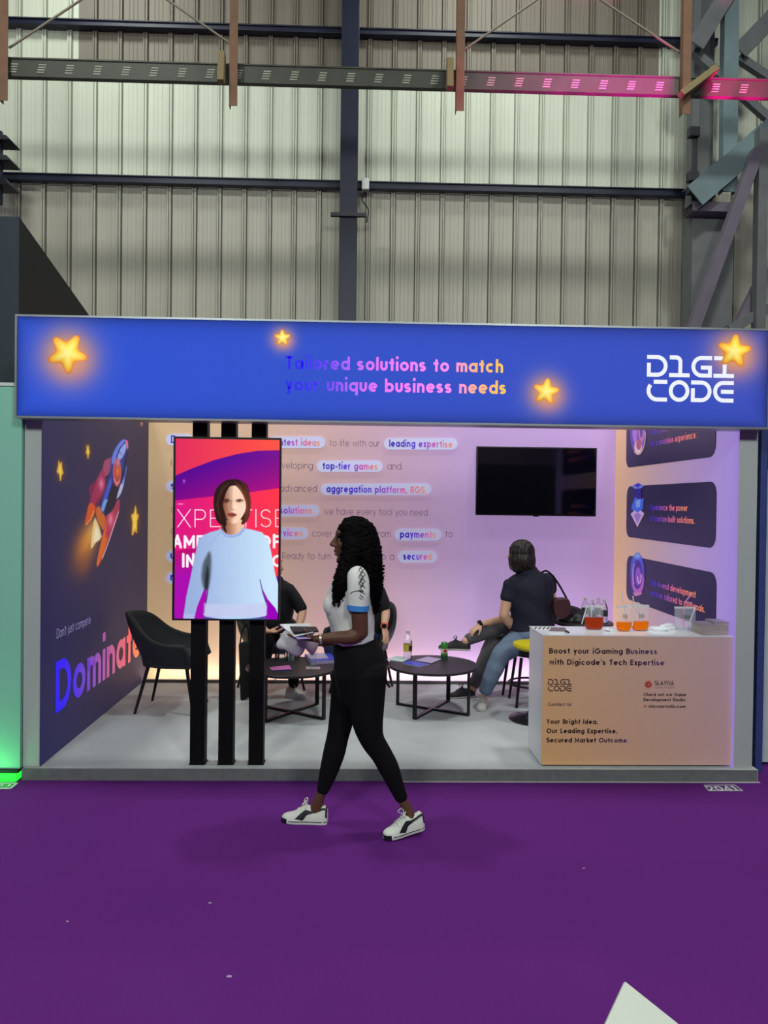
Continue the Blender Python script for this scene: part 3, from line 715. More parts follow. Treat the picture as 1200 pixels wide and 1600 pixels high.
PW.fill(Z(*e), (236, 92, 110)); e2 = [(822 + 30 * math.cos(t), 512 + 118 * math.sin(t)) for t in np.linspace(0, 2 * math.pi, 24, endpoint=False)]
PW.fill(Z(*e2), (178, 70, 74)); PW.blob(*zz(825, 510), 3, 8, (246, 130, 50), 1); PW.blob(*zz(828, 420), 3.5, 5, (200, 150, 200), .9)
PW.stroke(Z((790, 590), (815, 640), (845, 610)), 1.4, (250, 170, 150))
def wstar(pts, gl):
    x = np.mean([p[0] for p in pts]); y = np.mean([p[1] for p in pts]); q = zz(x, y)
    PW.blob(q[0], q[1], gl, gl * 2.2, (150, 95, 40), .75)
    PW.fill(Z(*pts), (240, 176, 52)); c = [(x + (p[0] - x) * .6, y + (p[1] - y) * .7) for p in pts]; PW.fill(Z(*c), (255, 226, 96))
wstar([(210, 390), (228, 425), (246, 408), (248, 470), (262, 530), (243, 550), (238, 605), (222, 608), (218, 545), (188, 515), (202, 460)], 7)
wstar([(497, 232), (512, 250), (527, 234), (528, 285), (540, 312), (526, 335), (522, 380), (512, 378), (508, 335), (490, 315), (502, 285)], 5)
wstar([(1012, 858), (1022, 900), (1026, 945), (1048, 965), (1030, 1030), (1028, 1155), (1004, 1135), (985, 1178), (970, 1170), (978, 1040), (964, 965), (996, 940), (1002, 890)], 8)
PW.blob(*zz(1075, 10), 2, 4, (230, 150, 110), .8)
lw = struct(PW.build('wall_left', M_NAVW, None)); lw['kind'] = 'structure'
struct(MB().box(XLW - .1, XLW - .01, YF + .12, YB, 0, 2.66).build('trim_left', mat('aluminium', (170, 172, 172))))
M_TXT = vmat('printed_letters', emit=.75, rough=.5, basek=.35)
text_on("Don't just compete", (88, 998), (141, 977), 15, ('x', XLW), .085, flatc((150, 145, 190)), 'lettering', M_TXT, lw, off=(.003, 0, 0))
text_on('Dominate', (86, 1115), (219, 1027), 80, ('x', XLW), .19, grad((0, (30, 0, 255)), (.12, (50, 20, 245)), (.3, (110, 60, 200)), (.6, (200, 90, 150)), (.85, (245, 110, 100)), (1, (255, 140, 70))), 'lettering', M_TXT, lw, off=(.003, 0, 0), gap=.10)

# front frame posts
M_ALU = mat('light_grey_frame', (176, 182, 180), rough=.5, vary=.05, scale=2)
M_ALU2 = mat('light_grey_frame', (176, 182, 180))
yc0, yc1 = YF + .02, YF + .12
x0 = P(37, 900, yc0)[0]; x1 = XLW - .001; ztop = P(600, 659, YF)[2] + .3
struct(MB().box(x0, x1, yc0, yc1, ZP, ztop).build('trim_1', M_ALU, bevel=.004))
x0r = XRW + .001; x1r = P(1181, 900, yc0)[0]
struct(MB().box(x0r, x1r, yc0, yc1, ZP - .06, ztop).build('trim_2', M_ALU, bevel=.004))

# ------------------------------------------------------------------ fascia sign (light box)
YS = 4.70
a = P(27, 650, YS); b = P(1197, 668, YS); zs0 = (P(27, 650, YS)[2] + P(1197, 668, YS)[2]) / 2; zs1 = (P(27, 495, YS)[2] + P(1197, 517, YS)[2]) / 2
sg = thing('header_sign', 'long blue illuminated header sign with gold stars across the top of the booth', 'sign', ((a[0] + b[0]) / 2, YS, zs0))
M_SIGN = vmat('sign_face', emit=.95, rough=.6, basek=.03, spec=.1)
def signbase(X, Y):
    t = np.clip((X - 27) / 1170, 0, 1); c = np.stack([46 + 14 * t, 84 - 4 * t, 214 - 24 * t], -1); return c
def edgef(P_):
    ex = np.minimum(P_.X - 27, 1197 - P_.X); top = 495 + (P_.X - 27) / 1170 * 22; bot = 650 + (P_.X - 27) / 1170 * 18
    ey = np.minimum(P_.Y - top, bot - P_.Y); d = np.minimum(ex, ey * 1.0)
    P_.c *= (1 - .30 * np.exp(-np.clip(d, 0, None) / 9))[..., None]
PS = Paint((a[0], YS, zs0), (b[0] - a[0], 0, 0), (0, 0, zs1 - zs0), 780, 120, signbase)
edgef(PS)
stars = [(105, 552, 31, 184, 'large'), (441, 528, 12.5, 0, 'small'), (853, 612, 20.5, -9, ''), (1147, 549, 26, -7, '')]
SZ = {105: [(75, 563), (90, 525), (104, 531), (131, 528), (128, 546), (134, 562), (116, 567), (103, 582), (93, 570), (80, 569)]}
for x, y, r, rot, _ in stars:
    PS.blob(x, y + r * .15, r * 1.55, r * 1.55, (200, 150, 190), .62); PS.blob(x + r * .3, y + r * .5, r * 1.1, r * 1.0, (240, 150, 130), .6)
    PS.blob(x, y, r * 1.05, r * 1.05, (255, 170, 60), .75)
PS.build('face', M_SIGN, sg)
MB().box(a[0], b[0], YS + .004, YS + .145, zs0, zs1).build('box', mat('aluminium', (170, 172, 172)), sg)
fr = MB(); th = .012
for q in ((a[0] - th, b[0] + th, zs0 - th, zs0), (a[0] - th, b[0] + th, zs1, zs1 + th), (a[0] - th, a[0], zs0, zs1), (b[0], b[0] + th, zs0, zs1)):
    fr.box(q[0], q[1], YS - .012, YS + .15, q[2], q[3])
fr.build('frame', mat('silver_edge', (150, 156, 162), rough=.35, metal=.5), sg)
def star_mesh(cx, cy, r, rot, plane_y, parent):
    """plump printed gold star"""
    mb = MB(); n = 10; o = []
    for i in range(10):
        t = D2R(90 + rot + i * 36)
        if i % 2 == 0: o += [(cx + r * .985 * math.cos(t + q), cy - r * .985 * math.sin(t + q)) for q in (-.13, .13)]
        else: o.append((cx + r * .60 * math.cos(t), cy - r * .60 * math.sin(t)))
    o = cr(o, 4, True); k = len(o); pc = np.array([cx, cy])
    lx, ly = -.35, .5
    rings = []; cols = []
    for f, c in ((1, (214, 110, 20)), (.90, (250, 160, 40)), (.72, (255, 200, 60)), (.45, (255, 226, 96)), (.2, (255, 236, 130))):
        q = pc + (o - pc) * f; rings.append(q)
        nrm = (o - pc) / (np.linalg.norm(o - pc, axis=1)[:, None] + 1e-6); sh = (nrm[:, 0] * .6 + nrm[:, 1] * -.8)
        base = np.array(c, float)[None] * (1 + (.14 * sh * f)[:, None]); cols.append(np.clip(base, 0, 255))
    v = np.array([P(p[0], p[1], plane_y) for ring in rings for p in ring] + [P(cx, cy, plane_y)])
    f = [(i * k + j, i * k + (j + 1) % k, (i + 1) * k + (j + 1) % k, (i + 1) * k + j) for i in range(4) for j in range(k)] + [(4 * k + j, 4 * k + (j + 1) % k, 5 * k) for j in range(k)]
    mb.add(v, f, np.vstack(cols + [np.array([[255, 240, 150]])])); ob = mb.build('star', vmat('gold_print', emit=.95, basek=.1, rough=.4), parent, colors=True, recalc=False)
    return ob
lg = logo_on((1010, 627), (1146, 628), 72.5, ('y', YS - .003), flatc((236, 240, 255)), 'logo', vmat('white_print', emit=.95, basek=.1), sg)
for x, y, r, rot, _ in stars: star_mesh(x, y, r, rot, YS - .006, sg)
M_SIGNT = vmat('sign_letters', emit=.95, basek=.1)
text_on('Tailored solutions to match', (446, 576.5), (786, 580.5), 20.5, ('y', YS - .003), .2, SLOGAN, 'lettering', M_SIGNT, sg)
text_on('your unique business needs', (446, 610), (791, 615), 20.5, ('y', YS - .003), .2, SLOGAN, 'lettering', M_SIGNT, sg)

# ------------------------------------------------------------------ wall lettering and pills
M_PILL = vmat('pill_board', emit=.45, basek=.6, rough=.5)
def rrect(p0, p1, r, plane, n=8):
    (x0, y0), (x1, y1) = p0, p1; o = []
    for cx, cy, a0 in ((x1 - r, y0 + r, -90), (x1 - r, y1 - r, 0), (x0 + r, y1 - r, 90), (x0 + r, y0 + r, 180)):
        for k in range(n + 1):
            t = D2R(a0 + 90 * k / n); o.append((cx + r * math.cos(t), cy + r * math.sin(t)))
    return np.array([U(px, py, plane) for px, py in o])
def pill(x0, x1, y, hh=9):
    q = rrect((x0, y - hh), (x1, y + hh), hh, ('y', YB - .018)); mb = MB().prism(q, (0, .018, 0)); mb.c = [np.tile((208, 208, 246), (mb.n, 1))]
    return mb.build('pill', M_PILL, bw, colors=True)
pills = [(259, 300, 687), (420, 508, 691), (600, 715, 693.5), (259, 300, 760), (495, 598, 728.5), (501, 674, 764.5), (400, 499, 798), (259, 300, 869), (400, 481, 833.5), (617, 690, 835.5), (622, 683, 870), (259, 300, 903)]
for x0, x1, y in pills: pill(x0, x1, y)
YT = YB - .021
PILLR = grad((0, (96, 56, 190)), (.4, (190, 80, 180)), (1, (225, 150, 110)))
def wt(txt, x0, x1, yb, bold=False, cap=11):
    if bold and x0 < 438: text_on(txt, (x0, yb), (x1, yb + (x1 - x0) * .006), cap, ('y', YT), .2, PILLR, 'lettering', M_TXT, bw)
    elif bold: text_on(txt, (x0, yb), (x1, yb + (x1 - x0) * .006), cap, ('y', YT), .2, PILLC, 'lettering', M_TXT, bw)
    else: text_on(txt, (x0, yb), (x1, yb + (x1 - x0) * .006), cap, ('y', YB - .003), .085, flatc((108, 84, 112)), 'lettering', M_TXT, bw)
for ch, x, y in (('D', 267, 692), ('s', 267, 764), ('u', 266, 873), ('n', 266, 907)): text_on(ch, (x, y), (x + 9, y), 12 if ch == 'D' else 12, ('y', YT), .17, flatc((50, 30, 180)), 'lettering', M_TXT, bw)
for ch, x, y, w_ in (('i', 267, 728, 1.2), ('c', 267, 801, 7), ('C', 267, 836, 10)): text_on(ch, (x, y), (x + w_, y), 12, ('y', YB - .003), .085, flatc((120, 100, 100)), 'lettering', M_TXT, bw)
wt('ntest ideas', 437, 500, 696, True); wt('to life with our', 515, 593, 697); wt('leading expertise', 608, 707, 698, True)
wt('eveloping', 432, 489, 732); wt('top-tier games', 504, 590, 733, True); wt('and', 605, 627, 733.5)
wt('advanced', 437, 495, 768); wt('aggregation platform, RGS,', 510, 666, 769, True)
wt('solutions,', 437, 491, 802.5, True); wt('we have every tool you need', 506, 668, 804)
wt('rvices', 437, 473, 838, True); wt('cover e', 488, 530, 838.5); wt('from', 586, 610, 839); wt('payments', 625, 681, 840, True); wt('to', 696, 707, 839.5)
wt('Ready to turn', 441, 517, 873.5); wt('to a', 590, 616, 874.5); wt('secured', 630, 675, 874.5, True)

# ------------------------------------------------------------------ right wall cards
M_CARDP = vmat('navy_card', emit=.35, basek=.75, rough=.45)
def card(y0l, y0r, y1l, y1r, top_hidden=False):
    X0, X1 = 979.5, 1119; pl_ = ('x', XRW - .006)
    A = U(X0, y0l, pl_); B = U(X1, y0r, pl_); C = U(X1, y1r, pl_); 
    ya, yb = A[1], B[1]; z1 = (A[2] + B[2]) / 2; z0 = (U(X0, y1l, pl_)[2] + C[2]) / 2; r = .09; o = []
    for cy, cz, a0 in ((yb + r, z1 - r, 90), (ya - r, z1 - r, 0), (ya - r, z0 + r, -90), (yb + r, z0 + r, 180)):
        for k in range(9):
            t = D2R(a0 + 90 - 90 * k / 8); o.append((XRW - .006, cy + r * math.cos(t), cz + r * math.sin(t)))
    mb = MB().prism(o, (.006, 0, 0)); mb.c = [np.tile((44, 40, 80), (mb.n, 1))]
    return mb.build('card', M_CARDP, rwall, colors=True)
card(640, 620, 731, 713); card(760, 752, 839, 857); card(868, 895, 946, 973)
CT = grad((0, (60, 40, 190)), (.25, (120, 70, 190)), (.5, (225, 110, 150)), (1, (240, 140, 100)))
plx = ('x', XRW - .009)
text_on('Full-cycle development', (1016, 680), (1092, 664), 9.5, plx, .17, CT, 'lettering', M_TXT, rwall)
text_on('for a seamless experience.', (1016, 698), (1088, 686), 9.5, plx, .17, CT, 'lettering', M_TXT, rwall)
text_on('Experience the power', (1016, 797), (1074, 798), 9, plx, .17, CT, 'lettering', M_TXT, rwall)
text_on('of custom-built solutions.', (1016, 814), (1085, 819), 9, plx, .17, CT, 'lettering', M_TXT, rwall)
text_on('End-to-end development', (1016, 914), (1087, 932), 9.5, plx, .17, CT, 'lettering', M_TXT, rwall)
text_on('services tailored to your goals.', (1016, 930), (1101, 958), 9.5, plx, .17, CT, 'lettering', M_TXT, rwall)
def icon(cx, y0, y1, kind):
    w = 14; A = U(cx - w, (y0 + y1) / 2, plx); B = U(cx + w, (y0 + y1) / 2, plx); m0 = U(cx, y1, plx)[2]; m1 = U(cx, y0, plx)[2]; h = (y1 - y0) / 2; cy = (y0 + y1) / 2
    Pn = Paint((XRW - .010, A[1], m0 - .02), (0, B[1] - A[1], 0), (0, 0, m1 - m0 + .04), 70, 180, (44, 40, 80))
    def E(x, y, rx, ry, n=24): return [(x + rx * math.cos(t), y + ry * math.sin(t)) for t in np.linspace(0, 2 * math.pi, n, endpoint=False)]
    if kind == 'ring':
        Pn.fill(E(cx, cy, 11.5, h), (90, 66, 200)); Pn.fill(E(cx - 1, cy - h * .3, 10, h * .62), (70, 90, 230)); Pn.fill(E(cx + 1, cy + h * .35, 9.5, h * .55), (190, 100, 200))
        Pn.fill(E(cx, cy, 7.5, h * .66), (66, 40, 150)); Pn.fill(E(cx + 1, cy + 3, 4.5, h * .42), (150, 90, 210)); Pn.stroke(E(cx + 3, cy, 3, h * .4)[:12], 1.5, (235, 190, 245))
        Pn.stroke(E(cx - 4, cy, 3, h * .5)[8:18], 1.5, (220, 160, 240)); Pn.blob(cx, cy - h * .85, 6, 5, (150, 200, 250), .9); Pn.fill([(cx - 8, cy + h * .82), (cx + 6, cy + h * .8), (cx + 8, cy + h * .9), (cx - 4, cy + h)], (214, 130, 190))
    elif kind == 'arrow':
        Pn.fill([(cx - 10, y0 + 6), (cx + 1, y0), (cx + 11, y0 + 5), (cx, y0 + 13)], (120, 140, 240)); Pn.fill([(cx - 5, y0 + 4), (cx + 1, y0 + 1), (cx + 6, y0 + 4), (cx, y0 + 8)], (60, 60, 200))
        Pn.fill([(cx - 6, y0 + 10), (cx + 6, y0 + 9), (cx + 6, cy), (cx - 6, cy)], (46, 34, 150)); Pn.fill([(cx - 9, cy), (cx - 4, cy - 12), (cx + 4, cy - 8), (cx + 10, cy - 12), (cx + 9, cy + 6), (cx, cy + 14), (cx - 10, cy + 6)], (70, 110, 246))
        Pn.fill([(cx - 3, cy - 6), (cx + 5, cy - 10), (cx + 4, cy + 3), (cx - 2, cy + 5)], (150, 190, 255), .8)
        Pn.fill([(cx - 11, cy + 14), (cx - 5, cy + 8), (cx, cy + 12), (cx + 5, cy + 8), (cx + 11, cy + 13), (cx, y1)], (206, 186, 238)); Pn.fill([(cx - 6, cy + 16), (cx, cy + 12), (cx + 6, cy + 16), (cx, y1 - 6)], (170, 130, 220)); Pn.stroke([(cx - 10, cy + 14), (cx, y1 - 1), (cx + 10, cy + 14)], 1, (240, 200, 220))
    else:
        Pn.fill(E(cx, cy, 12.5, h), (116, 84, 190)); Pn.fill(E(cx - 3, cy - 3, 8, h * .8), (80, 60, 190)); Pn.fill(E(cx + 5, cy - 6, 5, h * .6), (200, 130, 190)); Pn.fill(E(cx + 5, cy - 6, 2.5, h * .4), (90, 60, 160))
        Pn.fill(E(cx - 5, cy, 4, h * .45), (180, 120, 220)); Pn.fill(E(cx, cy + h * .62, 6, h * .3), (240, 210, 210)); Pn.fill(E(cx + 1, cy + h * .5, 4, h * .25), (180, 90, 130)); Pn.stroke(E(cx, cy, 11.5, h * .95)[0:9], 1.3, (240, 190, 150))
    return Pn.build_cut('icon', M_CARDP, rwall)
icon(997, 640, 712, 'knot'); icon(996, 754, 824, 'arrow'); icon(996, 863, 932, 'ring')

# ------------------------------------------------------------------ LED strips that wash the booth walls
def led(name, label, x0, x1, y0, y1, z0, z1, rgb, k):
    o = MB().box(x0, x1, y0, y1, z0, z1).build(name, mat(name + str(rgb), rgb, emit=k, vary=.02))
    return tag(o, label, 'light strip')
led('light_strip', 'thin light strip on the floor along the foot of the rear wall', XLW + .05, XRW - .05, YB - .13, YB - .105, ZP, ZP + .012, (255, 236, 220), 45)
struct(MB().box(XLW + .02, XRW - .02, YB - .15, YB - .14, ZP, ZP + .028).build('baseboard_rear', mat('grey_lip', (96, 92, 92), rough=.6)))
led('light_strip', 'thin light strip along the top of the rear wall', XLW + .05, XRW - .05, YB - .06, YB - .02, 2.62, 2.635, (255, 240, 235), 8)

# wall television
TVY = YB - .07
a = P(745, 698, TVY); b = P(933, 698.5, TVY); z1 = P(838, 698.5, TVY)[2]; z0 = P(838, 806, TVY)[2]
tv = thing('television', 'black wall television switched off on the lilac rear wall', 'television', ((a[0] + b[0]) / 2, TVY, z0))
MB().box(a[0], b[0], TVY, YB - .026, z0, z1).build('case', mat('black_plastic', (14, 14, 18), rough=.4), tv, bevel=.004)
MB().box(a[0] + .012, b[0] - .012, TVY - .003, TVY - .0005, z0 + .02, z1 - .012).build('screen', mat('screen_glass', (5, 5, 14), rough=.06, spec=.6, vary=.01), tv)
MB().box((a[0] + b[0]) / 2 - .025, (a[0] + b[0]) / 2 + .025, TVY - .002, TVY + .01, z0 - .008, z0).build('sensor', M_DARK, tv)

MB().box((a[0] + b[0]) / 2 - .1, (a[0] + b[0]) / 2 + .1, YB - .0255, YB, z0 + .2, z1 - .2).build('tv_bracket', M_DARK, bw)
# ------------------------------------------------------------------ three black posts and the portrait display
M_BLK = mat('matt_black', (5, 5, 8), rough=.6, vary=.1, spec=.2)
YPO = 4.86
for (px, nm) in ((310, 'left'), (354.5, 'middle'), (402, 'right')):
    x = P(px, 930, YPO)[0]; t = thing('slat_post', f'black upright post behind the portrait display, {nm} of the three', 'post', (x, YPO + .04, ZP), 'display posts')
    MB().box(x - .046, x + .046, YPO, YPO + .09, ZP, 2.60).build('shaft', M_BLK, t, bevel=.003)
    MB().box(x - .052, x + .052, YPO + .0, YPO + .094, ZP, ZP + .005).build('foot_plate', M_DARK, t)
YD = 4.80
a = P(271, 682, YD); b = P(439.5, 684, YD); z1 = P(355, 683, YD)[2]; z0 = P(355, 970, YD)[2]
ds = thing('portrait_display', 'tall portrait display showing a woman in a pale blue jumper', 'display', ((a[0] + b[0]) / 2, YD, z0))
MB().box(a[0], b[0], YD, YD + .05, z0, z1).build('case', mat('black_plastic', (14, 14, 18)), ds, bevel=.003)
MB().box((a[0] + b[0]) / 2 - .2, (a[0] + b[0]) / 2 + .2, YD + .05, YPO, z0 + .35, z1 - .35).build('mount', M_DARK, ds)
a = P(275, 686, YD); b = P(437, 687, YD); z1 = P(355, 686.5, YD)[2]; z0 = P(355, 967, YD)[2]
def bgc(X, Y):
    t = np.clip((X - 275) / 163, 0, 1)[..., None]; v = np.clip((Y - 686) / 60, 0, 1)[..., None]
    return (np.array([222, 44, 92]) * (1 - t) + np.array([252, 84, 66]) * t)
PD = Paint((a[0], YD - .003, z0), (b[0] - a[0], 0, 0), (0, 0, z1 - z0), 300, 500, bgc)
def q5(*p): return [(250 + .2 * x, 660 + .2 * y) for x, y in p]
def tx(X): return np.clip((X - 275) / 163, 0, 1)[..., None]
PD.fill(q5((100, 605), (300, 590), (600, 560), (960, 510), (960, 1300), (100, 1300)), lambda X, Y: np.array([216, 20, 130]) * (1 - tx(X)) + np.array([252, 56, 72]) * tx(X))
PD.fill(q5((100, 425), (250, 360), (420, 296), (600, 248), (760, 222), (960, 216), (960, 510), (600, 560), (300, 590), (100, 612)), lambda X, Y: (np.array([54, 4, 152]) * (1 - tx(X)) + np.array([120, 16, 140]) * tx(X)) * (1 - .0) + (np.array([70, 0, -20]) * np.clip((Y - 715) / 65, 0, 1)[..., None]))
PD.fill(q5((100, 1010), (200, 990), (320, 985), (500, 1040), (960, 1230), (960, 1600), (100, 1600)), lambda X, Y: np.array([168, 12, 170]) + np.array([-20, -10, 10]) * tx(X) + np.array([20, 0, -60]) * np.clip((900 - Y) / 40, 0, 1)[..., None])
PD.fill(q5((880, 1190), (960, 1220), (960, 1330), (900, 1290)), (60, 24, 160), .9, soft=2)
W_ = (255, 236, 246)
PD.text('XPERTISE', 277, 447, 823.5, 27.5, .05, W_, gap=.2)
PD.text('AME', 270, 318, 855, 19, .21, W_); PD.text('DEVELOP', 322, 439, 855, 19, .21, W_); PD.text('IN', 284.5, 304, 885, 19, .21, W_); PD.text('C', 425, 442, 886, 19, .21, W_)
# hair (back), neck, face
PD.fill(q5((560, 446), (500, 462), (440, 520), (420, 600), (425, 690), (440, 760), (475, 800), (510, 810), (520, 840), (560, 800), (640, 800), (690, 750), (708, 640), (700, 560), (680, 490), (630, 456)), (44, 24, 22), smooth=4)
PD.fill(q5((500, 770), (480, 835), (520, 890), (600, 890), (655, 840), (640, 760)), lambda X, Y: np.array([120, 66, 44]) * (1 - np.clip((X - 348) / 24, 0, 1))[..., None] + np.array([236, 190, 158]) * np.clip((X - 348) / 24, 0, 1)[..., None], smooth=4)
PD.fill(q5((505, 560), (520, 510), (560, 495), (620, 500), (660, 560), (672, 640), (665, 690), (640, 740), (600, 785), (560, 790), (530, 760), (505, 700), (490, 640)), lambda X, Y: np.array([126, 74, 54]) * (1 - np.clip((X - 350) / 13, 0, 1))[..., None] + np.array([250, 208, 182]) * np.clip((X - 349) / 16, 0, 1)[..., None], smooth=4)
PD.blob(355, 806, 6, 12, (150, 84, 60), .4); PD.blob(353, 783, 5, 2.6, (70, 36, 30), .9); PD.blob(373.5, 782.5, 4.8, 2.4, (96, 52, 42), .85)
PD.stroke(q5((500, 604), (525, 600), (545, 610)), 1.2, (50, 26, 22)); PD.stroke(q5((600, 612), (625, 600), (650, 612)), 1.2, (66, 38, 30)); PD.blob(354, 782.6, 1.2, 1, (40, 24, 24), .9); PD.blob(374.5, 782.6, 1.2, 1, (40, 24, 24), .9)
PD.stroke(q5((560, 610), (552, 660), (560, 680), (590, 680)), 1.2, (170, 104, 82), .8, 1.2); PD.blob(368, 793, 2.4, 6, (255, 226, 204), .8); PD.blob(380, 796, 7, 7, (255, 220, 205), .5)
PD.fill(q5((525, 716), (560, 706), (580, 710), (600, 722), (570, 740), (545, 738)), (146, 66, 60), smooth=3); PD.stroke(q5((528, 718), (560, 722), (598, 722)), .7, (80, 30, 30)); PD.blob(361, 809, 6, 2, (196, 130, 104), .5)
PD.fill(q5((560, 446), (610, 448), (665, 480), (700, 560), (708, 650), (690, 745), (660, 790), (635, 790), (668, 700), (672, 640), (650, 570), (600, 500), (556, 492), (520, 540), (500, 600), (490, 650), (505, 720), (520, 790), (505, 810), (460, 780), (430, 720), (420, 620), (440, 520), (500, 462)), lambda X, Y: np.array([44, 24, 22]) + np.clip((X - 372) / 18, 0, 1)[..., None] * np.array([60, 28, 16]), smooth=4)
for i in range(14):
    t = i / 13; PD.stroke(q5((560 - 6 * i, 460 + 3 * i), (470 - 3 * i, 540 + 10 * i), (440 + 4 * i, 640 + 12 * i)), .7, (74, 44, 36), .5); PD.stroke(q5((580 + 4 * i, 460 + 3 * i), (660 + 2 * i, 540 + 10 * i), (690 - 2 * i, 640 + 10 * i)), .7, (120, 70, 46), .5)
PD.fill(q5((480, 770), (500, 840), (520, 860), (505, 800)), (40, 22, 20), smooth=2)
# jumper
def sw(X, Y):
    t = np.clip((X - 300) / 120, 0, 1)[..., None]; return np.array([150, 172, 216]) * (1 - t) + np.array([196, 224, 246]) * t
JB = [(470, 838), (400, 855), (340, 880), (300, 920), (270, 1050), (240, 1200), (205, 1360), (185, 1500), (180, 1545), (265, 1545), (290, 1440), (350, 1290), (372, 1240), (360, 1400), (340, 1500), (360, 1520), (500, 1540), (700, 1540), (830, 1510), (835, 1440), (800, 1330), (780, 1230), (800, 1300), (840, 1380), (900, 1450), (938, 1530), (938, 1310), (900, 1180), (870, 1020), (850, 930), (800, 860), (720, 838), (655, 826), (620, 870), (560, 886), (510, 878)]
PD.fill(q5(*JB), sw)
PD.fill(q5((385, 1010), (400, 1060), (395, 1200), (375, 1300), (345, 1300), (325, 1220), (335, 1110), (360, 1050)), (70, 80, 90), .9, soft=2.5, smooth=3)
PD.fill(q5((372, 1120), (380, 1200), (372, 1290), (352, 1290), (356, 1190)), (30, 34, 40), .9, soft=2, smooth=3)
PD.stroke(q5((375, 1240), (372, 1330), (345, 1490)), 1.6, (60, 60, 90)); PD.stroke(q5((782, 1230), (800, 1320), (838, 1440)), 1.4, (90, 80, 150))
PD.stroke(q5((470, 840), (510, 880), (560, 890), (620, 874), (655, 828)), 4.5, (160, 178, 226)); PD.stroke(q5((475, 848), (512, 886), (562, 897), (622, 880), (660, 836)), .9, (140, 158, 210))
PD.stroke(q5((470, 860), (400, 940), (385, 1010)), 1, (150, 170, 216)); PD.stroke(q5((690, 850), (760, 930), (800, 1050)), 1, (190, 214, 240))
PD.fill(q5((345, 1410), (500, 1430), (700, 1420), (830, 1410), (835, 1500), (700, 1530), (500, 1535), (342, 1505)), (190, 196, 230), .7, soft=2)
for i in range(34): x = 352 + 14 * i; PD.stroke(q5((x, 1420), (x - 2, 1520)), .8, (206, 206, 236), .8)
PD.fill(q5((186, 1495), (268, 1500), (262, 1548), (180, 1548)), (176, 182, 226), .8, soft=1)
for i in range(60):
    x, y = 420 + 360 * RNG.random(), 920 + 460 * RNG.random(); PD.blob(250 + .2 * x, 660 + .2 * y, 2.4, 1.6, (190, 212, 240), .18)
PD.fill(q5((345, 1518), (500, 1542), (830, 1520), (835, 1560), (345, 1560)), (60, 80, 140), .9)
PD.blob(367, 966, 26, 1.6, (170, 225, 255), .9); PD.blob(287.5, 752, 1.5, 3, (200, 160, 240), .7); PD.blob(282, 787.5, 5, 1, (255, 200, 230), .8)
PD.build('screen_picture', vmat('screen_light', emit=1.05, rough=.15, basek=.03), ds)
# ================================================================== FURNITURE
M_CHAIR = mat('charcoal_upholstery', (33, 37, 41), rough=.75, vary=.18, scale=14, bump=.2, bscale=350)
M_CLEG = mat('black_metal_leg', (20, 20, 24), rough=.4, metal=.3)
def rot_xf(x, y, z, ang): return Matrix.Translation((x, y, z)) @ Matrix.Rotation(ang, 4, 'Z')
def armchair(x, y, ang, label):
    t = thing('armchair', label, 'chair', (x, y, ZP), 'armchairs'); X = rot_xf(x, y, ZP, ang)
    S = np.linspace(-1, 1, 61); T = np.linspace(0, 1, 12)
    def plan(s, r, xf):
        a = abs(s); k = .52
        if a <= k: ph = a / k * math.pi / 2; return np.array([-r * math.cos(ph) - .02, math.copysign(r * math.sin(ph), s) if s else 0])
        return np.array([-.02 + (a - k) / (1 - k) * xf, math.copysign(r, s)])
    def height(s):
        a = abs(s); g = 1 / (1 + math.exp((a - .36) / .065)); h = .555 + .215 * g
        return h - .15 * max(0, (a - .86) / .14) ** 2
    pts = []
    for tt in T:
        row = []
        for s in S:
            h = height(s); e = .365 + (h - .365) * tt; fl = math.sin(tt * math.pi / 2)
            r = .175 + .10 * fl; p = plan(s, r, .22 + .035 * fl)
            back = max(0, 1 - abs(s) / .5) * .07 * tt ** 1.5
            row.append((p[0] - back, p[1], e))
        pts.append(row)
    o = MB(X).grid(pts).build('shell', M_CHAIR, t, smooth=180)
    sd = o.modifiers.new('thick', 'SOLIDIFY'); sd.thickness = .034; sd.offset = 0
    mb = MB(X); n = 40; ph = np.linspace(0, 2 * math.pi, n, endpoint=False)
    sx = lambda p, rx, ry: (math.copysign(abs(math.cos(p)) ** .6, math.cos(p)) * rx + .02, math.copysign(abs(math.sin(p)) ** .6, math.sin(p)) * ry)
    rings = [(.155, .36, .0), (.21, .365, 0), (.215, .40, 0), (.222, .43, 0), (.20, .452, 0), (.10, .462, 0)]
    v = [(*sx(p, r * 1.08, r), z) for r, z, _ in rings for p in ph]; q = len(rings)
    f = [(i * n + j, i * n + (j + 1) % n, (i + 1) * n + (j + 1) % n, (i + 1) * n + j) for i in range(q - 1) for j in range(n)] + [tuple(range(n - 1, -1, -1)), tuple(range((q - 1) * n, q * n))]
    mb.add(v, f).build('seat', M_CHAIR, t, smooth=50)
    for a in (-1, 1):
        for b in (-1, 1):
            MB(X).limb([(a * .15 + .01, b * .15, .375), (a * .23 + .0, b * .20, .0)], [.0155, .0105], n=12, cap='flat', sm=1).build('leg', M_CLEG, t, smooth=60)
    return t
c = (G(203, 1113, ZP) + G(297, 1115, ZP)) / 2
armchair(-1.505, 6.20, D2R(-4), 'empty charcoal shell armchair beside the navy wall left of the black posts')
aL = G(410, 1098, ZP); armchair(P(424, 1000, 6.83)[0], 6.83, D2R(-50), 'charcoal armchair under the seated person half hidden behind the portrait display')
armchair(P(566, 1000, 6.83)[0], 6.83, D2R(245), 'charcoal armchair under the seated person behind the walking woman')
armchair(P(812, 1000, 6.90)[0], 6.90, D2R(190), 'charcoal armchair under the person with crossed legs')

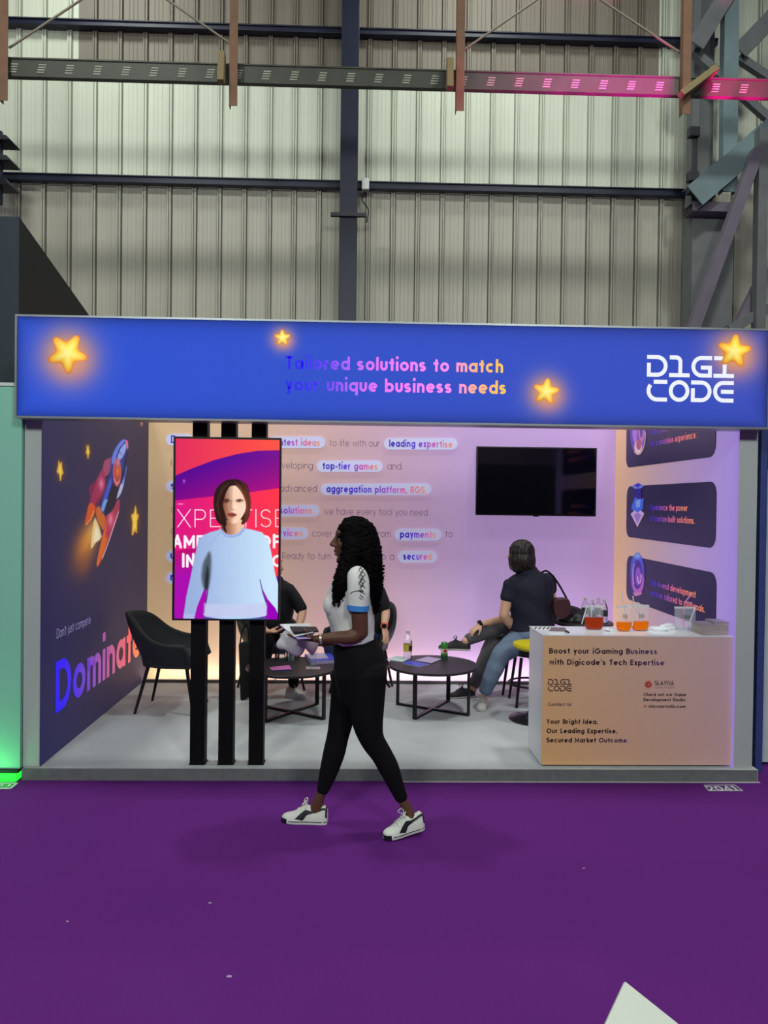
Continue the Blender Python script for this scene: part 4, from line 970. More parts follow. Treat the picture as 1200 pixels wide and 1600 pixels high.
M_TTOP = mat('black_table_top', (38, 36, 40), rough=.42, vary=.15, scale=10)
ZT = .448
def coffee_table(corners, label):
    c4 = np.array([G(*p, ZP) for p in corners]); c = c4.mean(0); r = .315; ang = math.atan2(*(c4[0] - c)[[1, 0]])
    t = thing('coffee_table', label, 'table', (c[0], c[1], ZP), 'coffee tables'); R = .362
    MB().lathe([(R - .006, ZT - .022), (R, ZT - .018), (R, ZT - .003), (R - .003, ZT)], (c[0], c[1], 0), n=72).build('table_top', M_TTOP, t, smooth=30)
    for k in range(4):
        a = ang + k * math.pi / 2; d = np.array([math.cos(a), math.sin(a), 0])
        MB().beam(c + d * r + (0, 0, .004), c + d * r + (0, 0, ZT - .022 - ZP), .034, .014, ref=(-d[1], d[0], 0)).build('leg', M_CLEG, t, bevel=.002)
    for k in range(2):
        a = ang + k * math.pi / 2; d = np.array([math.cos(a), math.sin(a), 0]); h = .011 + k * .0008
        MB().beam(c - d * r + (0, 0, h), c + d * r + (0, 0, h), .03, .018, ref=(-d[1], d[0], 0)).build('cross_bar', M_CLEG, t, bevel=.002)
    return c
CTR = coffee_table([(651, 1123), (734, 1117), (697, 1097), (619, 1104)], 'round black coffee table right of the walking woman with a green can on it')
CTL = coffee_table([(417.5, 1128), (508, 1123), (492.5, 1103), (407, 1106)], 'round black coffee table left of the walking woman with books on it')

M_PET = mat('clear_plastic', (225, 235, 238), rough=.06, trans=.92, ior=1.3, vary=.02)
M_WHITE = mat('white_paper', (226, 226, 228), rough=.7, vary=.04)
M_LBLY = mat('yellow_label', (206, 170, 60), rough=.5); M_LBLD = mat('dark_label', (40, 40, 52), rough=.5)
M_CAP = mat('pale_cap', (200, 190, 190), rough=.4)
def bottle(p, h, label, colored, group=None):
    p = np.array(p); t = thing('water_bottle', label, 'bottle', tuple(p), group); r = h * .155
    prof = [(r * .8, 0), (r, .02 * h), (r, .15 * h), (r * .94, .2 * h), (r, .25 * h), (r, .60 * h), (r * .85, .70 * h), (r * .5, .82 * h), (r * .38, .87 * h), (r * .38, .93 * h)]
    MB().lathe(prof, p, n=20).build('bottle_body', M_PET, t, smooth=60)
    MB().lathe([(r * 1.02, .27 * h), (r * 1.02, .52 * h)], p, n=20, closed=False).build('bottle_label', M_LBLY if colored else M_LBLD, t, smooth=60)
    if colored:
        mb = MB(); ph = np.linspace(math.pi * 1.55, math.pi * 1.9, 8)
        mb.grid([[(p[0] + r * 1.05 * math.cos(a), p[1] + r * 1.05 * math.sin(a), p[2] + z * h) for a in ph] for z in (.30, .49)]).build('label_mark', M_LBLD, t)
    MB().lathe([(r * .46, .90 * h), (r * .46, .99 * h), (r * .40, h)], p, n=16).build('cap', M_CAP, t, smooth=40)
def flat_sheet(name, label, cat_, corners, z, th, m, top=None, topname='cover'):
    q = np.array([G(*p, z) for p in corners]); lo = q - (0, 0, 0)
    t = thing(name, label, cat_, tuple(q.mean(0)))
    MB().hexa(q, q + (0, 0, th)).build('pages', m, t)
    if top is not None:
        cc = q.mean(0); k = cc + (q - cc) * .995
        MB().hexa(k + (0, 0, th), k + (0, 0, th + .0015)).build(topname, top, t)
    return t, q
bottle(G(637, 1029, ZT), .235, 'clear bottle with a yellow label on the right coffee table', True)
bottle(G(440, 1031, ZT), .215, 'clear bottle with a dark label on the left coffee table', False)
# green can
p = G(694, 1029, ZT); t = thing('drink_can', 'green drink can on the right coffee table', 'can', tuple(p))
mb = MB().lathe([(.024, 0), (.029, .006), (.029, .126), (.025, .136), (.024, .138)], p, n=24).build('can_body', mat('green_can', (60, 140, 50), rough=.3, metal=.2), t, smooth=40)
MB().lathe([(.0293, .05), (.0293, .085)], p, n=24, closed=False).build('can_band', mat('white_band', (210, 215, 205), rough=.4), t, smooth=60)
ph = np.linspace(math.pi * 1.35, math.pi * 1.75, 10)
MB().grid([[(p[0] + .0297 * math.cos(a) , p[1] + .0297 * math.sin(a), p[2] + .068 + z * .016 * math.sqrt(max(0, 1 - ((a - math.pi * 1.55) / .63) ** 2))) for a in ph] for z in (-1, 1)]).build('can_mark', mat('red_mark', (190, 60, 50), rough=.4), t)
MB().lathe([(.0293, .006), (.0293, .03)], p, n=24, closed=False).build('can_base', mat('dark_green_can', (20, 80, 40), rough=.3), t, smooth=60)
M_BLUEC = mat('blue_print', (60, 74, 190), rough=.4, vary=.4, scale=40); M_PINKC = mat('pink_violet_print', (196, 110, 170), rough=.4, vary=.4, scale=30); M_LILC = mat('lilac_print', (176, 160, 196), rough=.4, vary=.25, scale=40)
flat_sheet('paper_sheet', 'pale folded sheet on the left side of the right coffee table', 'paper', [(604, 1031), (629, 1034.5), (642, 1028.5), (618, 1025.5)], ZT, .004, mat('mint_paper', (190, 205, 205), rough=.6))
flat_sheet('leaflet', 'blue leaflet at the near edge of the right coffee table', 'leaflet', [(629, 1037), (654, 1042), (672, 1038), (640, 1032.5)], ZT, .002, M_WHITE, M_BLUEC)
flat_sheet('leaflet', 'pale leaflet in the middle of the right coffee table', 'leaflet', [(649, 1032), (674, 1036.5), (690, 1030), (668, 1026.5)], ZT + .0042, .002, M_WHITE, M_LILC)
flat_sheet('booklet', 'small pink and blue booklet at the front of the left coffee table', 'booklet', [(421, 1044), (425, 1049), (456, 1047), (452, 1040.5)], ZT, .006, M_BLUEC, M_PINKC)
t, q = flat_sheet('book_stack', 'short stack of catalogues at the right of the left coffee table', 'book', [(476, 1027), (486, 1039), (526, 1036), (516, 1025)], ZT, .026, M_LILC, M_BLUEC)
cc = q.mean(0); k = cc + (q - cc) * .72 + (-.03, 0, 0); MB().hexa(k + (0, 0, .0276), k + (0, 0, .036)).build('top_booklet', M_LILC, t)
p = G(455, 1033, ZT); tg = thing('drinking_glass', 'small water glass beside the bottle on the left coffee table', 'glass', tuple(p))
MB().lathe([(.026, 0), (.031, .085), (.029, .085), (.024, .006)], p, n=20).build('glass_wall', M_PET, tg, smooth=40)
MB().lathe([(.0238, .007), (.0262, .04)], p, n=20).build('water', mat('water', (200, 215, 225), rough=.05, trans=.9, ior=1.33), tg, smooth=40)
p = G(489, 1045, ZT); ts = thing('table_stand', 'clear acrylic stand with a small card at the front of the left coffee table', 'stand', tuple(p))
MB().box(p[0] - .028, p[0] + .028, p[1], p[1] + .004, p[2], p[2] + .17).build('plate', M_PET, ts)
MB().box(p[0] - .055, p[0] + .055, p[1] - .03, p[1] + .05, p[2] - .0, p[2] + .006).build('foot', mat('speckled_card', (170, 150, 158), rough=.5, vary=.5, scale=60), ts)

# ------------------------------------------------------------------ counter
YC = float(G(845.5, 1198, ZP)[1])
a = P(845.5, 1198, YC); b = P(1149, 1198, YC); b[0] = min(b[0], XRW - .003); zc = (P(846, 993, YC)[2] + P(1149, 995, YC)[2]) / 2; yb_ = 5.20
ct = thing('counter', 'white reception counter with a peach printed front at the right of the booth', 'counter', ((a[0] + b[0]) / 2, YC, ZP))
M_CWH = mat('white_laminate', (220, 226, 230), rough=.35, vary=.03)
xb0 = P(827.5, 980, yb_)[0]
MB().prism([(a[0], YC + .004, ZP + .012), (b[0], YC + .004, ZP + .012), (b[0], yb_, ZP + .012), (xb0, yb_, ZP + .012)], (0, 0, zc - ZP - .014)).build('body', M_CWH, ct, bevel=.003)
MB().prism([(a[0] + .02, YC + .03, ZP), (b[0] - .03, YC + .03, ZP), (b[0] - .03, yb_ - .02, ZP), (xb0 + .03, yb_ - .02, ZP)], (0, 0, .012)).build('plinth', M_DARK, ct)
MB().prism([(a[0] - .001, YC - .001, zc - .002), (b[0], YC - .001, zc - .002), (b[0], yb_ + .005, zc - .002), (xb0 - .004, yb_ + .005, zc - .002)], (0, 0, .004)).build('counter_top', mat('white_gloss', (228, 232, 236), rough=.18, vary=.02), ct)
M_CPR = vmat('counter_print', emit=.0, rough=.55, basek=1.0)
def cfront(X, Y):
    t = np.clip((X - 846) / 303, 0, 1)[..., None]; v = np.clip((Y - 994) / 204, 0, 1)[..., None]
    return np.array([222, 178, 130]) * (1 - t) + np.array([205, 172, 182]) * t + np.array([8, 0, -10]) * v
Paint((a[0], YC, ZP + .013), (b[0] - a[0], 0, 0), (0, 0, zc - ZP - .015), 40, 30, cfront).build('front_print', M_CPR, ct)
pc = ('y', YC - .002); M_INK = vmat('ink', rough=.6)
INK = (48, 24, 36); INKG = grad((0, (44, 22, 34)), (.6, (56, 30, 56)), (1, (100, 70, 120)))
text_on('Boost your iGaming Business', (858, 1021), (1027, 1021.5), 8.6, pc, .2, INKG, 'lettering', M_INK, ct)
text_on("with Digicode's Tech Expertise", (858, 1038.5), (1038, 1039.5), 8.6, pc, .2, INKG, 'lettering', M_INK, ct)
text_on('Contact Us', (856, 1103), (893, 1103.2), 5.2, pc, .16, INKG, 'lettering', M_INK, ct)
text_on('Your Bright Idea.', (854, 1131), (934, 1131.5), 7.4, pc, .21, flatc(INK), 'lettering', M_INK, ct)
text_on('Our Leading Expertise.', (854, 1145.5), (964.5, 1146), 7.4, pc, .21, flatc(INK), 'lettering', M_INK, ct)
text_on('Secured Market Outcome.', (854, 1160), (982, 1160.5), 7.4, pc, .21, INKG, 'lettering', M_INK, ct)
logo_on((856, 1080), (893, 1080.3), 19, pc, flatc((58, 26, 44)), 'logo', M_INK, ct, wt=.17)
text_on('SLAVNA', (1023, 1070.5), (1053, 1070.7), 7, pc, .14, flatc(INK), 'lettering', M_INK, ct)
text_on('GAME STUDIO', (1023, 1075.5), (1054, 1075.7), 2.8, pc, .12, flatc((170, 130, 130)), 'lettering', M_INK, ct)
text_on('Check out our Game', (1005.5, 1087.5), (1072, 1088), 4.9, pc, .2, flatc(INK), 'lettering', M_INK, ct)
text_on('Development Studio', (1005.5, 1095.5), (1071, 1096), 4.9, pc, .2, flatc(INK), 'lettering', M_INK, ct)
text_on('slavnastudio.com', (1013.5, 1105.8), (1071, 1106.2), 4.8, pc, .18, flatc((60, 36, 46)), 'lettering', M_INK, ct)
c = P(1013, 1069.5, YC - .002); mb = MB()
for k in range(12):
    aa = k * math.pi / 6; d = np.array([math.cos(aa), 0, math.sin(aa)]); e = np.array([-d[2], 0, d[0]])
    mb.add([c + d * .009 + e * .003, c + d * .03 + e * .0, c + d * .009 - e * .003, c + d * .02 + e * .006], [(0, 1, 2), (0, 3, 1)], (205, 70, 70))
ph = np.linspace(0, 2 * math.pi, 20, endpoint=False)
mb.add([c + (.012 * math.cos(p_), 0, .012 * math.sin(p_)) for p_ in ph], [tuple(range(20))], (205, 70, 70)); mb.add([c + (.006 * math.cos(p_), -.0006, .006 * math.sin(p_)) for p_ in ph], [tuple(range(20))], (230, 160, 140))
mb.build('sun_mark', M_INK, ct, colors=True, recalc=False)
c = P(1008, 1103.5, YC - .002); mb = MB(); mb.add([c + (.0085 * math.cos(p_), 0, .0085 * math.sin(p_)) for p_ in ph], [tuple(range(20))], (200, 80, 80)); mb.add([c + (.0035 * math.cos(p_), -.0006, .0035 * math.sin(p_)) for p_ in ph], [tuple(range(20))], (225, 175, 150))
mb.build('pin_mark', M_INK, ct, colors=True, recalc=False)

ZC = zc + .002
# drink pouches
M_POUCH = mat('pouch_film', (222, 228, 232), rough=.18, alpha=.2, vary=.05)
M_SEAL = mat('pouch_seal', (232, 236, 240), rough=.3, alpha=.5, vary=.05)
M_STRW = mat('clear_straw', (235, 235, 240), rough=.2, alpha=.75); M_STRP = mat('pink_straw', (240, 150, 190), rough=.25, alpha=.85)
def pouch(px, py, wpx, top, liquid, label, straws, level=.45):
    p = G(px, py, ZC); k = p[1] / 1200; w = wpx * k / 2; h = (py - top) * k; p[2] = ZC
    t = thing('drink_pouch', label, 'drink pouch', tuple(p), 'drink pouches')
    def skin(w, h0, h1, shrink):
        nu, nv = 18, 14; v = []; 
        for j in range(nv + 1):
            z = h0 + (h1 - h0) * j / nv; f = z / h
            half = (w - shrink) * (1 if f > .22 else (.62 + .38 * math.sqrt(max(0, 1 - ((.22 - f) / .22) ** 2))))
            d = max(.002, (.027 * (1 - f) ** .7 + .002) * (1 if f > .04 else .9) - shrink)
            for i in range(nu): a = 2 * math.pi * i / nu; v.append((p[0] + half * math.cos(a), p[1] + d * math.sin(a), p[2] + z + .001))
        f = [(j * nu + i, j * nu + (i + 1) % nu, (j + 1) * nu + (i + 1) % nu, (j + 1) * nu + i) for j in range(nv) for i in range(nu)]
        return v, f + [tuple(range(nu - 1, -1, -1)), tuple(range(nv * nu, (nv + 1) * nu))]
    MB().add(*skin(w, 0, h, 0)).build('pouch_body', M_POUCH, t, smooth=60)
    if liquid is not None: MB().add(*skin(w, .004, h * level, -.0013)).build('liquid', liquid, t, smooth=60)
    MB().box(p[0] - w * 1.02, p[0] + w * 1.02, p[1] - .0035, p[1] + .0035, p[2] + h * .93, p[2] + h * 1.02).build('seal', M_SEAL, t, bevel=.001)
    g, nat = logo_strokes(.17); mb = MB(); write(mb, g, .17, (p[0] - w * .35, p[1] - .0245, p[2] + h * .52), (1, 0, 0), (0, 0, 1), w * .7 / nat, h * .16 / 2.14, flatc((60, 60, 70)), nat); mb.build('logo', M_INK, t, colors=True, recalc=False)
    for pts, m in straws:
        q = [np.array([P(x, y, p[1] + dy)[0], p[1] + dy, P(x, y, p[1] + dy)[2]]) for x, y, dy in pts]
        MB().tube(q, .0042, 8).build('straw', m, t, smooth=60)
    return p
M_TEA = mat('red_tea', (168, 54, 18), rough=.15, vary=.1); M_ORG = mat('orange_drink', (250, 118, 8), rough=.15, vary=.1)
pouch(928, 983.5, 29, 946, M_TEA, 'clear drink pouch with red-brown tea, leftmost on the counter', [([(925, 975, 0), (923, 932, -.002)], M_STRW), ([(909, 975, -.028), (917, 947, -.03)], M_STRW)], .52)
pouch(974.5, 986, 23, 946, M_ORG, 'clear drink pouch with orange drink and a crooked straw, second pouch from the left', [([(978, 970, -.004), (976, 944, -.003), (973, 938, -.003), (972, 926, -.003)], M_STRW)], .36)
pouch(1000, 985, 27, 945, M_ORG, 'clear drink pouch with orange drink and a bent white straw, third pouch from the left', [([(1001, 975, 0), (999, 947, 0), (998, 942, 0), (990, 944, 0), (989, 931, 0)], M_STRW), ([(988, 978, -.045), (993, 946, -.047)], M_STRW)], .36)
pouch(1070, 984, 34, 948, None, 'empty clear drink pouch with pink straws, rightmost on the counter', [([(1068, 980, 0), (1069, 947, 0), (1070, 940, 0), (1081, 942, 0), (1082, 949, 0)], M_STRP), ([(1071, 940, -.002), (1079, 930, -.002), (1082, 926, -.002)], M_STRP), ([(1073, 985, -.004), (1086, 950, -.005)], M_STRW)])
# crumpled tissues
def lump(name, label, cat_, c, r, m, seed, amp=.25, parent=None, rough=7, nu=28, nv=18, flat=True):
    rg = np.random.default_rng(seed); dirs = rg.normal(size=(26, 3)); dirs /= np.linalg.norm(dirs, axis=1)[:, None]; am = rg.uniform(-1, 1, 26)
    th = np.linspace(0, math.pi, nv + 1); ph = np.linspace(0, 2 * math.pi, nu + 1)
    D = np.array([[(math.sin(a) * math.cos(b), math.sin(a) * math.sin(b), math.cos(a)) for b in ph] for a in th])
    k = 1 + amp * (np.abs(np.einsum('ijk,lk->ijl', D, dirs)) ** rough * am).sum(-1)
    V = D * k[..., None] * np.asarray(r) + np.asarray(c)
    if flat: V[..., 2] = np.maximum(V[..., 2], c[2] - r[2] * .55)
    o = MB().grid(V).build(name, m, parent, smooth=40)
    if parent is None: tag(o, label, cat_)
    return o
M_TISS = mat('white_tissue', (224, 228, 234), rough=.8, vary=.05)
for i, (px, py, rx, ry, rz, lb) in enumerate(((951, 986, .035, .03, .012, 'crumpled white tissue between the tea pouch and the orange pouches'), (1026, 985, .055, .03, .016, 'crumpled white tissue just right of the orange pouches'), (1044, 983, .05, .03, .022, 'crumpled white tissue just left of the empty pouch'))):
    p = G(px, py, ZC); lump('paper_tissue', lb, 'tissue', (p[0], p[1], ZC + rz * .55), (rx, ry, rz), M_TISS, 10 + i, .35)
# leaflet stacks
def stack(x, y, w, h, ang, label, seed):
    p = np.array([x, y, ZC]); t = thing('leaflet_stack', label, 'leaflets', tuple(p), 'leaflet stacks'); rg = np.random.default_rng(seed)
    n = int(h / .0065)
    for i in range(n):
        X = rot_xf(p[0] + rg.uniform(-.002, .002), p[1] + rg.uniform(-.003, .003), ZC + i * h / n, ang + rg.uniform(-.02, .02))
        MB(X).box(-w / 2, w / 2, -.075, .075, 0, h / n - .0009).build('leaflet', mat('leaflet_edge', (176, 162, 160), rough=.6, vary=.2, scale=30) if i < n - 1 else mat('leaflet_top', (150, 138, 158), rough=.45, vary=.3, scale=25), t)
stack(2.245, 4.955, .086, .072, .05, 'left stack of pale leaflets at the right end of the counter', 1)
stack(2.338, 4.965, .092, .086, -.05, 'right stack of pale leaflets at the right end of the counter', 2)
flat_sheet('card_pack', 'small pack of printed cards at the left end of the counter', 'cards', [(857.5, 989), (882, 990), (884, 983.5), (861, 983)], ZC, .012, M_WHITE, mat('card_print', (120, 100, 110), rough=.5, vary=.6, scale=50))
p, q = G(881, 984, ZC + .006), G(888.5, 988, ZC + .006)
tag(MB().tube([p, q], .006, 10).build('pen', mat('black_plastic', (14, 14, 18)), smooth=50), 'short black pen beside the card pack on the counter', 'pen')
q = [G(*w, ZC) for w in ((832, 983.2), (864, 984), (866, 980.8), (833, 980.4))]; t = thing('striped_napkin', 'black and white striped napkin at the far left corner of the counter', 'napkin', tuple(np.mean(q, 0)))
MB().hexa(q, [v + (0, 0, .002) for v in q]).build('sheet', M_WHITE, t)
q = np.array(q)
for k in range(5):
    u0, u1 = (k + .3) / 5, (k + .75) / 5; L0 = q[0] + (q[1] - q[0]) * u0; L1 = q[0] + (q[1] - q[0]) * u1; T0 = q[3] + (q[2] - q[3]) * min(1, u0 + .06); T1 = q[3] + (q[2] - q[3]) * min(1, u1 + .06)
    MB().hexa([L0 + (0, 0, .002), L1 + (0, 0, .002), T1 + (0, 0, .002), T0 + (0, 0, .002)], [L0 + (0, 0, .0025), L1 + (0, 0, .0025), T1 + (0, 0, .0025), T0 + (0, 0, .0025)]).build('stripe', M_BLK, t)

# ------------------------------------------------------------------ small round table in the far corner with bottles and a jacket
YBT = 6.62; c = P(912, 971, YBT); ZB = c[2]
t = thing('bar_table', 'small round black bar table in the far right corner behind the counter', 'table', (c[0], YBT, ZP))
MB().lathe([(.245, ZB - .025), (.25, ZB - .02), (.25, ZB - .003), (.246, ZB)], (c[0], YBT, 0), n=48).build('table_top', M_TTOP, t, smooth=30)
MB().lathe([(.03, ZP + .02), (.03, ZB - .025)], (c[0], YBT, 0), n=20).build('stem', M_CLEG, t, smooth=50)
MB().lathe([(.22, ZP), (.22, ZP + .012), (.04, ZP + .03)], (c[0], YBT, 0), n=40).build('base', M_CLEG, t, smooth=40)
for px, dy, lb in ((914, .10, 'leftmost bottle of the four on the far bar table'), (925, -.06, 'second bottle from the left on the far bar table'), (935, .08, 'third bottle from the left on the far bar table'), (944, -.04, 'rightmost bottle of the four on the far bar table')):
    p = P(px, 960, YBT + dy); bottle((p[0], YBT + dy, ZB), .20, 'small clear ' + lb, False, 'bottles on the bar table')
p = P(893, 960, YBT - .03)
lump('jacket', 'black jacket heaped on the far bar table beside the shoulder bag', 'jacket', (p[0], YBT - .02, ZB + .045), (.115, .10, .075), mat('black_leather', (34, 34, 36), rough=.4, vary=.3, scale=10), 5, .3)

# ------------------------------------------------------------------ stools
YS1 = 5.92; c = P(838, 1005, YS1); zs = c[2]
t = thing('bar_stool', 'yellow-seated pedestal stool half hidden behind the counter', 'stool', (c[0], YS1, ZP))
MB().lathe([(.06, zs - .05), (.16, zs - .042), (.182, zs - .02), (.178, zs), (.15, zs + .006), (.0, zs + .0)][:-1], (c[0], YS1, 0), n=48).build('seat', mat('yellow_seat', (212, 196, 30), rough=.4, vary=.06), t, smooth=40)
MB().lathe([(.028, ZP + .06), (.028, zs - .05)], (c[0], YS1, 0), n=20).build('stem', M_CLEG, t, smooth=50)
MB().lathe([(.205, ZP), (.205, ZP + .008), (.15, ZP + .022), (.07, ZP + .045), (.034, ZP + .09), (.03, ZP + .2)], (c[0], YS1, 0), n=48).build('base', mat('dark_chrome', (60, 58, 66), rough=.25, metal=.7), t, smooth=40)
YWS = 6.40; cw = P(831, 1010, YWS); ZSEAT = .565
t = thing('bar_chair', 'dark four-legged bar chair under the woman in jeans', 'chair', (cw[0], YWS, ZP))
MB().lathe([(.06, ZSEAT - .10), (.15, ZSEAT - .085), (.19, ZSEAT - .04), (.20, ZSEAT - .005), (.19, ZSEAT)], (cw[0], YWS, 0), n=40).build('seat', M_CHAIR, t, smooth=50)
for a in (-1, 1):
    for b in (-1, 1): MB().limb([(cw[0] + a * .11, YWS + b * .11, ZSEAT - .09), (cw[0] + a * .155, YWS + b * .155, ZP)], [.014, .011], n=12, cap='flat', sm=1).build('leg', M_CLEG, t, smooth=60)
zf = P(813, 1067, YWS)[2]; ph = np.linspace(0, 2 * math.pi, 41)
MB().tube([(cw[0] + .19 * math.cos(a), YWS + .19 * math.sin(a), zf) for a in ph], .009, 8).build('foot_ring', M_CLEG, t, smooth=60)

# ------------------------------------------------------------------ bags, floor number
YG = 6.42; 
t = thing('tote_bag', 'flat black tote bag standing on the floor between the black posts', 'bag', tuple(P(382, 1076, YG)))
q = [P(372, 1005, YG), P(391, 1002, YG + .03), P(392, 1074, YG + .03), P(375, 1080, YG)]
zlow = ZP; off = min(v[2] for v in q) - zlow
q = [v - (0, 0, off if i in (2, 3) else 0) for i, v in enumerate(q)]; q[2][2] = max(q[2][2], ZP)
MB().hexa(q, [v + np.array([.02, .07, 0]) for v in q]).build('bag_body', mat('black_canvas', (12, 12, 14), rough=.85, vary=.2), t, bevel=.012)
MB().tube([q[0] + (.01, .03, -.02), P(378, 988, YG + .02), P(384, 976, YG + .03), P(388, 985, YG + .04), q[1] + (-.02, .03, -.02)], .006, 8, sm=6).build('handle', M_BLK, t, smooth=60)
tg = thing('floor_number', 'white outlined floor sticker with the stand number 2041 before the counter', 'sticker', tuple(G(1130, 1231, 0)))
q = [G(*p, .0) for p in ((1099, 1227), (1148, 1226.5), (1162, 1236.5), (1106, 1236.5))]
MB().hexa(q, [v + (0, 0, .002) for v in q]).build('film', mat('violet_film', (84, 44, 104), rough=.5), tg)
bo = MB(); k = [v + np.array([0, 0, .0028]) for v in [G(*p, .0) for p in ((1100, 1227.4), (1147.5, 1227), (1160.5, 1236), (1107, 1236))]]
for i in range(4): bo.beam(k[i], k[(i + 1) % 4], .001, .004, ref=(0, 0, 1))
bo.build('outline', M_STW, tg)
text_on('2041', (1109.5, 1235.4), (1156.5, 1235.2), 7.4, ('z', .0032), .17, flatc((222, 220, 225)), 'lettering', M_INK, tg, gap=.12)

# tape line at the foot of the platform and scraps on the carpet
struct(MB().box(P(610, 1222, 4.76)[0], xr0, 4.766, 4.782, 0, .0025).build('trim_3', mat('pale_tape', (190, 186, 186), rough=.6)))
for px, py, s, lb in ((358, 1526, .012, 'tiny white paper scrap on the carpet near the bottom edge, left of the middle'), (328, 1411, .009, 'tiny white paper scrap on the carpet below the walking woman'), (105, 1440, .008, 'tiny white paper scrap on the carpet at the left side'), (912, 1357, .008, 'tiny white paper scrap on the carpet below the counter')):
    q = G(px, py); a_ = px * .7
    tag(MB().prism([(q[0] + s * math.cos(a_ + k), q[1] + s * .7 * math.sin(a_ + k), .0003) for k in (0, 1.4, 2.9, 4.5)], (0, 0, .0012)).build('paper_scrap', mat('scrap_paper', (176, 150, 184), rough=.7)), lb, 'scrap')
# ================================================================== PEOPLE
def n3(v): v = np.asarray(v, float); return v / np.linalg.norm(v)
M_SKD = mat('dark_brown_skin', (92, 60, 44), rough=.5, vary=.08, scale=20, spec=.4)
M_SKL = mat('light_skin', (206, 160, 134), rough=.55, vary=.06, scale=20)
M_EYE = mat('eye_white', (120, 110, 102), rough=.4, vary=.02); M_TEETH = mat('teeth_white', (220, 214, 206), rough=.3, vary=.02); M_IRIS = mat('eye_iris', (30, 20, 16), rough=.2)
def head(mb, c, f, u=(0, 0, 1), k=1.0):
    f = n3(f); u = np.asarray(u, float); u = n3(u - f * u.dot(f)); s = np.cross(u, f); R = np.stack([f, s, u], 1); L = lambda a, b, d: np.asarray(c) + (f * a + s * b + u * d) * k
    E = lambda a, b, d, r: mb.ell(L(a, b, d), np.array(r) * k, 24, 16, R)
    E(-.012, 0, .035, (.098, .076, .092)); E(.022, 0, -.02, (.070, .064, .085)); E(.046, 0, -.075, (.040, .045, .040)); E(.072, 0, -.098, (.020, .022, .020))
    E(.074, 0, .052, (.020, .052, .016)); 
    for q in (-1, 1): E(.058, q * .034, -.012, (.028, .026, .026)); E(-.012, q * .076, -.004, (.020, .009, .032)); E(.02, q * .045, -.07, (.05, .018, .028))
    mb.limb([L(.083, 0, .035), L(.100, 0, .008), L(.113, 0, -.014)], [.009 * k, .011 * k, .014 * k], n=12, sm=3)
    for q in (-1, 1): E(.100, q * .012, -.018, (.012, .009, .009))
    E(.091, 0, -.048, (.014, .026, .009)); E(.088, 0, -.064, (.014, .023, .009)); E(.080, 0, -.04, (.02, .03, .02))
    return L
def eyes(L, parent, k=1.0):
    for q in (-1, 1):
        MB().ell(L(.0715, q * .030, .016), (.0105 * k,) * 3, 14, 10).build('eye', M_EYE, parent, smooth=180)
        MB().ell(L(.0785, q * .030, .016), (.0055 * k,) * 3, 10, 8).build('iris', M_IRIS, parent, smooth=180)
def hand(mb, w, d, n, thumb, k=1.0, curl=20, tcurl=0.0):
    """palm and five fingers from the wrist w along d; n = palm normal; thumb = +1/-1 side of d x n"""
    w = np.asarray(w, float); d = n3(d); n = np.asarray(n, float); n = n3(n - d * n.dot(d)); s = np.cross(d, n) * thumb
    mb.limb([w - d * .01, w + d * .03 * k, w + d * .065 * k, w + d * .092 * k], [(.026 * k, .019 * k), (.034 * k, .017 * k), (.040 * k, .015 * k), (.038 * k, .012 * k)], n=16, ref=s, sm=3)
    for i, (o, ln) in enumerate(((.030, .070), (.0105, .080), (-.010, .074), (-.029, .058))):
        b = w + d * .085 * k + s * o * k; dd = n3(d + s * o * 1.6); pts = [b - dd * .012]; a = D2R(curl * .4); p = b
        pts.append(p)
        for seg, c_ in ((.45, 1), (.32, 1.2), (.23, .8)):
            p = p + (dd * math.cos(a) + n * math.sin(a)) * ln * seg * k; pts.append(p); a += D2R(curl) * c_
        mb.limb(pts, [.0088 * k, .0088 * k, .0082 * k, .0076 * k, .0066 * k], n=10, sm=3)
    b = w + d * .025 * k + s * .026 * k; t1 = n3(d * .65 + s * .75 + n * .35); t2 = n3(d * .9 + s * (.25 - tcurl) + n * (.4 + tcurl))
    mb.limb([b - t1 * .012, b + t1 * .030 * k, b + t1 * .034 * k + t2 * .028 * k, b + t1 * .034 * k + t2 * .052 * k], [.013 * k, .0115 * k, .0098 * k, .008 * k], n=12, sm=3)
